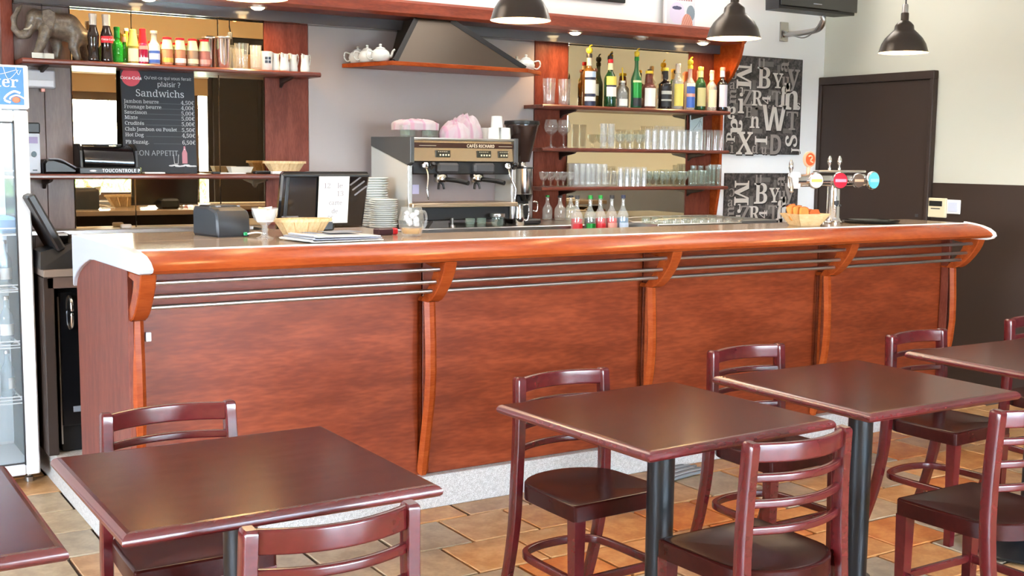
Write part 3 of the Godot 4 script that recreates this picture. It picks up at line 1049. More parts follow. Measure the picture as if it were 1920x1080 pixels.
# ---------------------------------------------------------------- tables and chairs
func make_table(at: Vector3, label: String) -> Node3D:
	var t := thing("cafe_table", label, "table", at, "square mahogany tables along the bar")
	var g := Geo.new()
	# slab with a bullnose on every side and mitred corners
	var half := [0.35, 0.34]
	var ring := func(out: float, y: float) -> Array:
		var a: float = half[0] - 0.028 + out
		var b: float = half[1] - 0.028 + out
		return [Vector3(-a, -y, -b), Vector3(a, -y, -b), Vector3(a, -y, b), Vector3(-a, -y, b)]
	var a := PackedVector3Array()
	var ids := PackedInt32Array()
	var prof := [[-0.004, 0.0], [0.008, 0.0], [0.016, 0.001], [0.022, 0.0042], [0.0262, 0.0095], [0.028, 0.0155], [0.0268, 0.0215], [0.022, 0.0265], [0.014, 0.029], [0.0, 0.030]]
	for i in 2:
		var p: Array = ring.call(prof[i][0], prof[i][1])
		var q: Array = ring.call(prof[i + 1][0], prof[i + 1][1])
		for k in 4:
			var l := (k + 1) % 4
			a.append_array([p[k], p[l], q[l], p[k], q[l], q[k]])
			ids.append_array([-1, -1])
	var top: Array = ring.call(-0.004, 0.0)
	var low: Array = ring.call(0.0, 0.030)
	a.append_array([top[0], top[2], top[1], top[0], top[3], top[2], low[0], low[1], low[2], low[0], low[2], low[3]])
	ids.append_array([-1, -1, -1, -1])
	for i in range(0, a.size(), 3):
		var mid := (a[i] + a[i + 1] + a[i + 2]) / 3.0
		if (a[i + 1] - a[i]).cross(a[i + 2] - a[i]).dot(mid - Vector3(0, -0.02, 0)) > 0.0:
			var sw := a[i + 1]
			a[i + 1] = a[i + 2]
			a[i + 2] = sw
	g.put(a, ids, ID, true)
	part("tabletop", g, mats.tabletop, t, Vector3(0, 0.75, 0))
	# the moulded edge is redder than the top
	g = Geo.new()
	a = PackedVector3Array()
	ids = PackedInt32Array()
	for i in range(2, prof.size() - 1):
		var p: Array = ring.call(prof[i][0], prof[i][1])
		var q: Array = ring.call(prof[i + 1][0], prof[i + 1][1])
		for k in 4:
			var l := (k + 1) % 4
			a.append_array([p[k], p[l], q[l], p[k], q[l], q[k]])
			ids.append_array([1 + k, 1 + k])
	g.put(a, ids)
	tag(part("moulded_edge", g, mats.edge_wood, t, Vector3(0, 0.75, 0)), "redder rounded edge")
	g = Geo.new()
	g.lathe([Vector2(0.0, 0.012), Vector2(0.225, 0.012), Vector2(0.228, 0.016), Vector2(0.224, 0.022), Vector2(0.16, 0.036), Vector2(0.09, 0.056), Vector2(0.062, 0.08), Vector2(0.052, 0.1), Vector2(0.0, 0.1)], 40)
	part("base", g, mats.black_metal, t)
	for k in 4:
		g = Geo.new()
		g.lathe([Vector2(0.0, 0.0), Vector2(0.016, 0.0), Vector2(0.018, 0.004), Vector2(0.014, 0.013), Vector2(0.0, 0.013)], 12, pos(0.18 * cos(PI / 4 + k * PI / 2), 0, 0.18 * sin(PI / 4 + k * PI / 2)))
		part("foot", g, mats.black, t)
	g = Geo.new()
	g.lathe([Vector2(0.04, 0.095), Vector2(0.04, 0.700)], 28)
	part("column", g, mats.black_metal, t)
	g = Geo.new()
	g.lathe([Vector2(0.0, 0.690), Vector2(0.055, 0.690), Vector2(0.058, 0.705), Vector2(0.0, 0.705)], 24)
	for k in 2:
		g.box(Vector3(0.46, 0.018, 0.04), Vector3(0, 0.7115, 0), 0.004, turned(Vector3.UP, PI / 4 + k * PI / 2))
	part("top_bracket", g, mats.black_metal, t)
	return t


func make_chair(at: Vector3, turn: float, label: String) -> Node3D:
	var t := thing("dining_chair", label, "chair", at, "mahogany slat back chairs", turn)
	# seat: straight front, round back, dished in the middle
	var out := PackedVector2Array()
	out.append_array(arc(Vector2(0.173, 0.148), 0.012, 0.0, PI / 2, 3))
	out.append_array(arc(Vector2(-0.173, 0.148), 0.012, PI / 2, PI, 3))
	out.append(Vector2(-0.183, 0.02))
	for i in 17:
		var u := PI + PI * i / 16.0
		out.append(Vector2(0.178 * cos(u), -0.085 + 0.128 * sin(u)))
	out.append(Vector2(0.183, 0.02))
	var g := Geo.new()
	var a := PackedVector3Array()
	var ids := PackedInt32Array()
	var lev := [[1.0, 0.400], [1.0, 0.445], [0.985, 0.4497], [0.93, 0.45], [0.8, 0.449], [0.65, 0.4465], [0.5, 0.444], [0.35, 0.4423], [0.2, 0.4414]]
	var n := out.size()
	for i in lev.size() - 1:
		for j in n:
			var k := (j + 1) % n
			var p0 := Vector3(out[j].x * lev[i][0], lev[i][1], out[j].y * lev[i][0])
			var p1 := Vector3(out[k].x * lev[i][0], lev[i][1], out[k].y * lev[i][0])
			var q0 := Vector3(out[j].x * lev[i + 1][0], lev[i + 1][1], out[j].y * lev[i + 1][0])
			var q1 := Vector3(out[k].x * lev[i + 1][0], lev[i + 1][1], out[k].y * lev[i + 1][0])
			a.append_array([p0, p1, q1, p0, q1, q0])
			ids.append_array([g.next + mini(i, 1), g.next + mini(i, 1)])
	for j in n:
		var k := (j + 1) % n
		a.append_array([Vector3(0, 0.4412, 0), Vector3(out[j].x * 0.2, 0.4412, out[j].y * 0.2), Vector3(out[k].x * 0.2, 0.4412, out[k].y * 0.2)])
		a.append_array([Vector3(0, 0.4, 0), Vector3(out[k].x, 0.4, out[k].y), Vector3(out[j].x, 0.4, out[j].y)])
		ids.append_array([g.next + 1, -1])
	g.next += 3
	# caps above were written against the sides' order; turn the whole by its volume
	for i in range(0, a.size(), 3):
		var mid := (a[i] + a[i + 1] + a[i + 2]) / 3.0
		if (a[i + 1] - a[i]).cross(a[i + 2] - a[i]).dot(mid - Vector3(0, 0.425, 0)) > 0.0:
			var sw := a[i + 1]
			a[i + 1] = a[i + 2]
			a[i + 2] = sw
	g.put(a, ids, ID, true)
	part("seat", g, grained("seat_wood", rgb(44, 12, 10), rgb(54, 17, 13), Vector3(1.0, 1, 1.0), 0.26, 0.0, 14), t)
	mats.seat_wood.metallic_specular = 0.3
	var wood: Material = mats.mahogany
	# legs
	for sx in [-1.0, 1.0]:
		g = Geo.new()
		var x: float = 0.163 * sx
		g.hexa([Vector3(x - 0.014, 0, 0.125), Vector3(x + 0.014, 0, 0.125), Vector3(x + 0.014, 0, 0.152), Vector3(x - 0.014, 0, 0.152), Vector3(x - 0.02, 0.402, 0.119), Vector3(x + 0.02, 0.402, 0.119), Vector3(x + 0.02, 0.402, 0.158), Vector3(x - 0.02, 0.402, 0.158)])
		part("front_leg", g, wood, t)
		g = Geo.new()
		var sec := PackedVector2Array([Vector2(-0.012, -0.02), Vector2(0.012, -0.02), Vector2(0.015, -0.016), Vector2(0.015, 0.016), Vector2(0.012, 0.02), Vector2(-0.012, 0.02), Vector2(-0.015, 0.016), Vector2(-0.015, -0.016)])
		var path := smooth_path([Vector3(0.174 * sx, 0.0, -0.250), Vector3(0.175 * sx, 0.14, -0.205), Vector3(0.177 * sx, 0.30, -0.170), Vector3(0.178 * sx, 0.43, -0.158), Vector3(0.175 * sx, 0.55, -0.155), Vector3(0.171 * sx, 0.66, -0.157), Vector3(0.168 * sx, 0.775, -0.163)], 4)
		var d := (path[-1] - path[-2]).normalized()
		path.append_array([path[-1] + d * 0.006, path[-1] + d * 0.010])
		var grow := []
		for i in path.size():
			grow.append(lerpf(0.82, 1.0, minf(1.0, i / 10.0)))
		grow[-2] = 0.92
		grow[-1] = 0.7
		g.sweep(sec, path, Vector3(0, 0.12, 1), false, grow)
		part("back_post", g, wood, t)
	# slats bow backwards between the posts
	for q in [[0.757, 0.05, 0.018, -0.162, 0.046], [0.692, 0.022, 0.018, -0.159, 0.044], [0.625, 0.022, 0.018, -0.157, 0.042], [0.556, 0.022, 0.018, -0.156, 0.040]]:
		g = Geo.new()
		var path := PackedVector3Array()
		for i in 15:
			var u := -1.0 + 2.0 * i / 14.0
			path.append(Vector3(0.160 * u, q[0], q[3] - q[4] * (1.0 - u * u)))
		g.sweep(rect(q[2], q[1], 0.006), path, Vector3.UP)
		part("top_rail" if q[1] > 0.03 else "slat", g, wood, t)
	# bent stretcher hoop and a straight front stretcher
	g = Geo.new()
	g.sweep(rect(0.02, 0.026, 0.005), smooth_path([Vector3(-0.163, 0.205, 0.135), Vector3(-0.161, 0.205, 0.03), Vector3(-0.157, 0.205, -0.10), Vector3(-0.135, 0.205, -0.165), Vector3(-0.07, 0.205, -0.196), Vector3(0, 0.205, -0.203), Vector3(0.07, 0.205, -0.196), Vector3(0.135, 0.205, -0.165), Vector3(0.157, 0.205, -0.10), Vector3(0.161, 0.205, 0.03), Vector3(0.163, 0.205, 0.135)], 4), Vector3.UP)
	part("stretcher_hoop", g, wood, t)
	g = Geo.new()
	g.box(Vector3(0.31, 0.026, 0.018), Vector3(0, 0.205, 0.138), 0.004)
	part("front_stretcher", g, wood, t)
	return t


func tables_and_chairs() -> void:
	var table := make_table(Vector3(0.879, 0, -2.56), "square mahogany café table nearest the bar's left end, a chair on either side")
	again(table, "square mahogany café table at the photo's lower left corner, mostly cut off", Vector3(0.08, 0, -2.545))
	again(table, "square mahogany café table in the middle on its black pedestal, left of two others", Vector3(2.141, 0, -2.565), deg_to_rad(2.6))
	again(table, "square mahogany café table right of the middle one, pale light on its right corner", Vector3(2.995, 0, -2.575), deg_to_rad(-0.6))
	again(table, "square mahogany café table farthest right, cut by the photo's edge", Vector3(4.0, 0, -2.6), deg_to_rad(-1.0))
	var chair := make_chair(Vector3(0.89, 0, -3.0), 0.0, "mahogany slat back chair between the left table and the bar, seat under the table")
	again(chair, "mahogany slat back chair with its back to the viewer at the left table", Vector3(0.887, 0, -2.205), PI - 0.01)
	again(chair, "mahogany slat back chair facing the viewer behind the middle table's left side", Vector3(2.138, 0, -2.9), deg_to_rad(2.0))
	again(chair, "mahogany slat back chair with its back to the viewer in front of the middle table", Vector3(2.172, 0, -2.23), PI + 0.02)
	again(chair, "mahogany slat back chair behind the table with pale light on its corner, before the bar", Vector3(3.03, 0, -2.99), deg_to_rad(1.0))
	again(chair, "mahogany slat back chair at the right photo edge, seat seen from the side", Vector3(3.05, 0, -2.155), PI)
	again(chair, "mahogany slat back chair behind the rightmost table before the bar's last post", Vector3(3.93, 0, -2.94), deg_to_rad(3.5))
	again(chair, "mahogany slat back chair of which only a corner shows before the brown wall", Vector3(4.785, 0, -3.0), deg_to_rad(2.0))
	# grey folded mat against the plinth
	var t := thing("folded_mat", "grey ribbed mat lying folded on the tiles against the plinth", "mat", Vector3(3.53, 0.001, -4.125), "", deg_to_rad(10))
	for k in 7:
		var g := Geo.new()
		g.sweep(rect(0.02, 0.014, 0.004), PackedVector3Array([Vector3(-0.13, 0.009 + 0.002 * (k % 2), -0.045 + 0.021 * k), Vector3(0.0, 0.012 + 0.002 * (k % 2), -0.045 + 0.021 * k), Vector3(0.11 + 0.02 * (k % 3), 0.009, -0.043 + 0.021 * k)]))
		part("rib", g, mat("mat_%d" % (k % 2), [rgb(120, 122, 122), rgb(158, 158, 154)][k % 2], 0.7), t)


# ---------------------------------------------------------------- left corner: drinks cooler, till, small fridge
func left_corner() -> void:
	var t := thing("drinks_cooler", "white upright glass door drinks cooler with blue header at the left edge", "cooler", Vector3(0.64, 0.0, -5.665))
	var w := 0.61
	var white := mat("cooler_white", rgb(244, 246, 248), 0.3)
	var g := Geo.new()
	# carcass: back, sides, floor, roof
	g.box(Vector3(w, 1.79, 0.02), Vector3(0, 0.945, -0.24), 0.002)
	g.box(Vector3(0.03, 1.79, 0.45), Vector3(-w / 2 + 0.015, 0.945, -0.01), 0.004)
	g.box(Vector3(w, 0.03, 0.45), Vector3(0, 0.07, -0.01), 0.004)
	g.box(Vector3(w, 0.03, 0.45), Vector3(0, 1.825, -0.01), 0.004)
	part("carcass", g, white, t)
	g = Geo.new()
	g.box(Vector3(0.03, 1.79, 0.45), Vector3(w / 2 - 0.015, 0.945, -0.01), 0.004)
	tag(part("side_wall", g, mats.black, t), "black side wall")
	g = Geo.new()
	g.box(Vector3(w - 0.06, 1.5, 0.006), Vector3(0, 0.85, -0.225), 0.0)
	part("lit_lining", g, mat("lining", rgb(228, 240, 246), 0.5), t)
	g = Geo.new()
	g.lathe([Vector2(0.0, -0.21), Vector2(0.011, -0.21), Vector2(0.011, 0.21), Vector2(0.0, 0.21)], 12, turned(Vector3(0, 0, 1), PI / 2, Vector3(0, 1.78 - 0.16, 0.17)))
	part("lamp_tube", g, glow("cooler_tube", rgb(226, 240, 255), 3.0), t)
	var cl := OmniLight3D.new()
	cl.name = "cooler_light"
	cl.light_color = rgb(226, 240, 255)
	cl.light_energy = 0.35
	cl.light_size = 0.02
	cl.omni_range = 6.0
	cl.omni_attenuation = 2.0
	cl.shadow_enabled = true
	cl.position = Vector3(0, 1.62, 0.17)
	t.add_child(cl)
	# door
	g = Geo.new()
	var fw := 0.058
	g.box(Vector3(fw, 1.6, 0.035), Vector3(w / 2 - fw / 2, 0.85, 0.24), 0.006)
	g.box(Vector3(fw, 1.6, 0.035), Vector3(-w / 2 + fw / 2, 0.85, 0.24), 0.006)
	g.box(Vector3(w - 2 * fw, 0.05, 0.035), Vector3(0, 0.075, 0.24), 0.006)
	g.box(Vector3(w - 2 * fw, 0.05, 0.035), Vector3(0, 1.625, 0.24), 0.006)
	var door := part("door_frame", g, white, t)
	g = Geo.new()
	g.box(Vector3(w - 2 * fw + 0.01, 1.52, 0.006), Vector3(0, 0.85, 0.238), 0.0)
	part("door_glass", g, pane("cooler_glass", rgb(220, 238, 242), 0.10), door)
	g = Geo.new()
	for q in [[0.006, 1.51, w / 2 - fw - 0.003, 0.85], [0.006, 1.51, -w / 2 + fw + 0.003, 0.85], [w - 2 * fw, 0.006, 0, 0.103], [w - 2 * fw, 0.006, 0, 1.597]]:
		g.box(Vector3(q[0], q[1], 0.01), Vector3(q[2], q[3], 0.25), 0.0)
	part("gasket", g, mats.dark_grey, door)
	# header with its sign
	g = Geo.new()
	g.box(Vector3(w + 0.006, 0.185, 0.05), Vector3(0.003, 1.748, 0.235), 0.006)
	var head := part("header", g, white, t)
	g = Geo.new()
	g.box(Vector3(w - 0.03, 0.158, 0.004), Vector3(0.0, 1.752, 0.262), 0.001)
	part("sign_sheet", g, mat("sign_blue", rgb(28, 120, 184), 0.3), head)
	g = Geo.new()
	g.text("Winter", 0.062, pos(0.158, 1.768, 0.2645), "Droid Serif", false, 0, 0.001, 700)
	part("sign_lettering", g, mats.white, head)
	g = Geo.new()
	g.tube(smooth_path([Vector3(0.275, 1.722, 0.265), Vector3(0.25, 1.729, 0.265), Vector3(0.222, 1.712, 0.265), Vector3(0.212, 1.692, 0.265), Vector3(0.235, 1.682, 0.265)], 6), 0.0055, 6)
	g.tube(smooth_path([Vector3(0.29, 1.70, 0.265), Vector3(0.262, 1.713, 0.265), Vector3(0.238, 1.705, 0.265), Vector3(0.232, 1.694, 0.265)], 6), 0.004, 6)
	for k in 3:
		g.tube(smooth_path([Vector3(0.16 + 0.05 * k, 1.83, 0.2645), Vector3(0.19 + 0.04 * k, 1.80 - 0.02 * (k % 2), 0.2645), Vector3(0.26 + 0.01 * k, 1.82, 0.2645)], 5), 0.0012, 5)
	part("sign_swirl", g, mats.white, head)
	g = Geo.new()
	g.ball(Vector3(0.017, 0.013, 0.002), Vector3(0.258, 1.694, 0.265), 12)
	part("sign_dot", g, mat("sign_orange", rgb(236, 128, 92), 0.5), head)
	for sx in [-1.0, 1.0]:
		g = Geo.new()
		g.lathe([Vector2(0.0, 0.0), Vector2(0.018, 0.0), Vector2(0.018, 0.02), Vector2(0.01, 0.025), Vector2(0.01, 0.056), Vector2(0.0, 0.056)], 12, pos(sx * 0.27, 0, 0.17))
		part("foot", g, mats.steel, t)
	for k in 5:
		g = Geo.new()
		var y := 0.36 + 0.25 * k
		for i in 6:
			g.tube(PackedVector3Array([Vector3(-0.27, y, -0.2 + 0.075 * i), Vector3(0.27, y, -0.2 + 0.075 * i)]), 0.003, 6)
		for sx in [-1.0, 1.0]:
			g.tube(PackedVector3Array([Vector3(0.268 * sx, y, -0.215), Vector3(0.268 * sx, y, 0.18)]), 0.004, 6)
		g.tube(PackedVector3Array([Vector3(-0.268, y + 0.03, 0.18), Vector3(0.268, y + 0.03, 0.18)]), 0.003, 6)
		part("wire_shelf", g, mats.white, t)
	# bottles in it
	var bl := bottle(Vector3(0.86, 0.613, -5.62), 0.215, 0.03, [0.55, 0.78, 0.36], pane("cooler_bottle", rgb(150, 178, 190), 0.45), "white_paper", [0.18, 0.42], "steel", "clear bottle with white label on the cooler's middle shelf", "cooler_bottle", "bottle", "bottles in the drinks cooler")
	var k := 0
	for q in [[0.79, 0.613, "left of the labelled clear one on the cooler's middle shelf"], [0.865, 0.863, "on the cooler shelf above the blue tray"], [0.795, 0.863, "left of another on the cooler shelf above the middle"], [0.86, 0.363, "on the cooler's lowest shelf behind the door frame"], [0.79, 0.363, "left of another on the cooler's lowest shelf"]]:
		again(bl, "bottle " + q[2], Vector3(q[0], q[1], -5.62 - 0.03 * (k % 2)), 0.4 * k, "bottles in the drinks cooler")
		k += 1
	g = Geo.new()
	g.box(Vector3(0.24, 0.07, 0.2), Vector3(0.79, 1.15, -5.64), 0.012)
	tag(part("drinks_pack", g, mat("pack_blue", rgb(120, 160, 200), 0.5)), "blue wrapped pack on a cooler shelf above the bottles", "pack")
	# dark wall strip and cable behind the cooler
	g = Geo.new()
	g.box(Vector3(0.055, 1.9, 0.04), Vector3(0.865, 1.9, -5.955), 0.004)
	struct("trim_4", g, mat("door_teal", rgb(26, 52, 52), 0.4))
	t = thing("power_cable", "pale cable curling down behind the cooler's blue header", "cable")
	g = Geo.new()
	g.tube(smooth_path([Vector3(0.78, 2.0, -5.92), Vector3(0.83, 2.02, -5.9), Vector3(0.88, 1.94, -5.85), Vector3(0.90, 1.84, -5.8)], 6), 0.004, 6)
	part("sheath", g, mats.cable_grey, t)
	# till counter with the small black fridge under it
	t = thing("till_counter", "low brown counter with grey edge behind the bar's left end", "counter")
	g = Geo.new()
	g.box(Vector3(1.12, 0.034, 0.64), Vector3(1.525, 0.953, -5.62), 0.003)
	part("worktop", g, mat("edge_taupe", rgb(132, 116, 104), 0.4), t)
	g = Geo.new()
	g.box(Vector3(1.1, 0.05, 0.02), Vector3(1.535, 0.908, -5.34), 0.002)
	part("front_rail", g, mat("edge_taupe_dark", rgb(104, 84, 74), 0.5), t)
	g = Geo.new()
	g.box(Vector3(0.045, 0.79, 0.6), Vector3(0.99, 0.537, -5.63), 0.003)
	part("side_panel", g, mats.brown_paint, t)
	var f := thing("undercounter_fridge", "small black fridge with silver handle under the counter beside the bar", "fridge", Vector3(1.335, 0.142, -5.63))
	g = Geo.new()
	g.box(Vector3(0.6, 0.73, 0.55), Vector3(0, 0.365, -0.03), 0.004)
	part("body", g, mats.black, f)
	g = Geo.new()
	g.box(Vector3(0.6, 0.6, 0.03), Vector3(0, 0.42, 0.262), 0.006)
	var fd := part("door", g, mats.black_gloss, f)
	g = Geo.new()
	g.tube(smooth_path([Vector3(-0.255, 0.56, 0.278), Vector3(-0.255, 0.575, 0.31), Vector3(-0.255, 0.63, 0.318), Vector3(-0.255, 0.685, 0.31), Vector3(-0.255, 0.70, 0.278)], 5), 0.008, 8)
	tag(part("handle", g, mats.chrome, fd), "chrome bow handle")
	g = Geo.new()
	g.box(Vector3(0.058, 0.026, 0.003), Vector3(-0.225, 0.195, 0.2785), 0.001)
	part("badge", g, mats.badge_grey, fd)
	g = Geo.new()
	g.box(Vector3(0.008, 0.66, 0.01), Vector3(-0.302, 0.37, 0.265), 0.001)
	part("edge_trim", g, mats.steel, f)
	# pale ledge along the foot of the wall boards
	t = thing("wall_ledge", "pale steel ledge along the foot of the left wall boards", "ledge")
	g = Geo.new()
	g.box(Vector3(1.09, 0.022, 0.13), Vector3(1.55, 1.093, -5.884), 0.003)
	part("ledge_board", g, mats.brushed, t)
	for x in [1.02, 1.56, 2.06]:
		g = Geo.new()
		g.box(Vector3(0.03, 0.112, 0.1), Vector3(x, 1.026, -5.89), 0.002)
		part("support", g, mats.dark_paint, t)
	g = Geo.new()
	g.box(Vector3(0.05, 0.02, 0.03), Vector3(1.46, 1.1145, -5.87), 0.004)
	tag(part("small_box", g, mats.white), "tiny white box on the pale ledge under the mirror", "box")
	# touch screen till seen from its side
	t = thing("till", "black touch screen till leaning back, seen from the side left of the bar", "till", Vector3(1.0, 0.97, -5.32))
	g = Geo.new()
	g.hexa([Vector3(-0.045, 0.001, 0.02), Vector3(0.15, 0.001, 0.02), Vector3(0.15, 0.001, -0.22), Vector3(-0.045, 0.001, -0.22), Vector3(-0.04, 0.075, 0.0), Vector3(0.14, 0.12, 0.0), Vector3(0.14, 0.12, -0.2), Vector3(-0.04, 0.075, -0.2)])
	part("base", g, mats.black, t)
	g = Geo.new()
	g.box(Vector3(0.036, 0.27, 0.31), Vector3(0, 0.125, 0), 0.008, turned(Vector3(0, 0, 1), 0.47, Vector3(0.04, 0.09, -0.12)))
	part("screen", g, mats.black, t)
	g = Geo.new()
	g.box(Vector3(0.06, 0.05, 0.1), Vector3(0.065, 0.125, -0.1), 0.01)
	part("hinge", g, mats.black_gloss, t)
	g = Geo.new()
	g.tube(smooth_path([Vector3(0.12, 0.13, 0.0), Vector3(0.125, 0.05, 0.045), Vector3(0.11, -0.06, 0.06), Vector3(0.115, -0.16, 0.05), Vector3(0.1, -0.24, 0.04)], 6), 0.003, 6)
	part("cable", g, mats.dark_grey, t)


# ---------------------------------------------------------------- bottles and glasses
# shape: where the shoulder starts, where the neck starts, neck radius (parts of height and radius); span: label from and to
func bottle(at: Vector3, h: float, r: float, shape: Array, glass: Material, paper: String, span: Array, cap: String, label: String, called := "bottle", category := "bottle", group := "", extra := {}) -> Node3D:
	var t := thing(called, label, category, at, group)
	var hs: float = shape[0] * h
	var hn: float = shape[1] * h
	var rn: float = shape[2] * r
	var g := Geo.new()
	var pr := [Vector2(0.0, 0.003), Vector2(r * 0.8, 0.0), Vector2(r * 0.97, 0.004)]
	if extra.get("waist", 0.0) > 0.0:
		for i in 9:
			var u := i / 8.0
			pr.append(Vector2(r * (1.0 - extra.waist * sin(u * PI)), lerpf(0.008, hs, u)))
	else:
		pr.append_array([Vector2(r, 0.008), Vector2(r, hs)])
	for i in range(1, 7):
		var u := i / 6.0
		pr.append(Vector2(lerpf(r, rn, 0.5 - 0.5 * cos(u * PI)) if not extra.has("round") else lerpf(rn, r, sqrt(maxf(0.0, 1.0 - u * u))), lerpf(hs, hn, u)))
	pr.append_array([Vector2(rn, h * 0.93), Vector2(rn * 1.18, h * 0.935), Vector2(rn * 1.18, h * 0.96), Vector2(0.0, h * 0.96)])
	g.lathe(pr, 20)
	part("glass", g, glass, t)
	if extra.has("fill"):
		g = Geo.new()
		var f: float = extra.get("level", 0.7) * h
		var q := [Vector2(0.0, 0.006), Vector2(r * 0.9, 0.006)]
		for p in pr:
			if p.y > 0.008 and p.y < f:
				q.append(Vector2(p.x * 0.93, p.y))
		q.append(Vector2(q[-1].x, maxf(f, q[-1].y + 0.001)))
		q.append(Vector2(0.0, maxf(f, q[-2].y + 0.002)))
		g.lathe(q, 18)
		part("contents", g, extra.fill, t)
	if paper:
		g = Geo.new()
		g.lathe([Vector2(r * 1.012, span[0] * h), Vector2(r * 1.012, span[1] * h)], 14, ID, 2.5, PI / 2 - 1.25)
		part("paper_label", g, mats[paper], t)
	for b in extra.get("bands", []):
		g = Geo.new()
		g.lathe([Vector2(r * 1.02, b[0] * h), Vector2(r * 1.02, b[1] * h)], 14, ID, 2.5, PI / 2 - 1.25)
		part("label_band", g, mats[b[2]], t)
	if extra.has("collar"):
		g = Geo.new()
		var c: Array = extra.collar
		g.lathe([Vector2(rn * 1.2 if c[0] > shape[1] - 0.02 else lerpf(r, rn, clampf((c[0] - shape[0]) / (shape[1] - shape[0]), 0, 1)) * 1.08, c[0] * h), Vector2(rn * 1.12, c[1] * h)], 18)
		part("neck_label", g, mats[c[2]], t)
	if cap:
		g = Geo.new()
		g.lathe([Vector2(rn * 1.25, h * 0.925), Vector2(rn * 1.25, h * 0.99), Vector2(rn * 1.1, h), Vector2(0.0, h)], 18)
		part("cap", g, mats[cap], t)
	if extra.has("pourer"):
		g = Geo.new()
		g.lathe([Vector2(rn * 0.6, h), Vector2(rn * 1.3, h + 0.008), Vector2(rn * 1.5, h + 0.02), Vector2(rn * 1.2, h + 0.032), Vector2(rn * 0.5, h + 0.036), Vector2(0.0, h + 0.036)], 14)
		g.tube(smooth_path([Vector3(0, h + 0.03, 0), Vector3(0.004, h + 0.045, 0.0), Vector3(0.016, h + 0.052, 0.004)], 4), rn * 0.35, 8)
		part("pourer", g, mats[extra.pourer], t)
	return t


func glass_shape(kind: String, h: float, r: float) -> ArrayMesh:
	var g := Geo.new()
	var w := 0.0018
	match kind:
		"tumbler":
			g.lathe([Vector2(0.0, 0.001), Vector2(r * 0.8, 0.0), Vector2(r * 0.86, 0.003), Vector2(r, h), Vector2(r - w, h + 0.001), Vector2(r - 2 * w, h - 0.001), Vector2(r * 0.86 - 2 * w, 0.014), Vector2(0.0, 0.012)], 16)
		"upturned":
			g.lathe([Vector2(r - 2 * w, 0.0), Vector2(r, 0.0), Vector2(r * 0.88, h - 0.004), Vector2(r * 0.84, h), Vector2(0.0, h), Vector2(0.0, h - 0.01), Vector2(r * 0.86 - w, h - 0.011), Vector2(r - 2 * w, 0.0)], 16)
		"balloon":
			g.lathe([Vector2(0.0, 0.004), Vector2(r * 0.8, 0.0), Vector2(r * 0.8, 0.003), Vector2(0.006, 0.010), Vector2(0.005, h * 0.4), Vector2(0.009, h * 0.44), Vector2(r * 0.8, h * 0.56), Vector2(r, h * 0.7), Vector2(r * 0.95, h * 0.84), Vector2(r * 0.78, h), Vector2(r * 0.78 - w, h), Vector2(r * 0.95 - w, h * 0.84), Vector2(r - w, h * 0.7), Vector2(r * 0.78, h * 0.57), Vector2(0.0, h * 0.47)], 16)
		"coupe":
			g.lathe([Vector2(0.0, 0.004), Vector2(r * 0.7, 0.0), Vector2(r * 0.7, 0.003), Vector2(0.006, 0.010), Vector2(0.006, h * 0.35), Vector2(r * 0.7, h * 0.5), Vector2(r, h * 0.78), Vector2(r * 1.02, h), Vector2(r * 1.02 - w, h), Vector2(r - w, h * 0.78), Vector2(r * 0.66, h * 0.52), Vector2(0.0, h * 0.42)], 16)
		"ribbed":
			var pr := [Vector2(0.0, 0.002), Vector2(r * 0.78, 0.0), Vector2(r * 0.82, 0.01), Vector2(r * 0.8, h * 0.3), Vector2(r * 0.9, h * 0.7), Vector2(r, h), Vector2(r - w, h), Vector2(r * 0.88, h * 0.7), Vector2(r * 0.76, h * 0.3), Vector2(r * 0.76, 0.02), Vector2(0.0, 0.018)]
			g.lathe(pr, 16)
			for k in 14:
				var d := Vector3(cos(TAU * k / 14), 0, sin(TAU * k / 14))
				g.tube(PackedVector3Array([d * r * 0.81 + Vector3(0, 0.012, 0), d * r * 0.81 + Vector3(0, h * 0.3, 0), d * r * 0.9 + Vector3(0, h * 0.66, 0), d * r * 0.95 + Vector3(0, h * 0.84, 0)]), 0.0022, 5)
	return g.mesh()


func glass_row(kind: String, count: int, x0: float, x1: float, y: float, z: float, h: float, r: float, material: String, phrase: String, group: String, called := "drinking_glass") -> void:
	var mesh := glass_shape(kind, h, r)
	for i in count:
		var x := lerpf(x0, x1, float(i) / maxi(1, count - 1)) if count > 1 else x0
		var o := part_of(called, mesh, mats[material], self, Vector3(x, y + 0.0005, z + (0.006 * ((i * 7) % 3 - 1) if count > 2 else 0.0)))
		tag(o, ("%s from the left, " % nth(i) if count > 1 else "") + phrase, "glass", group)


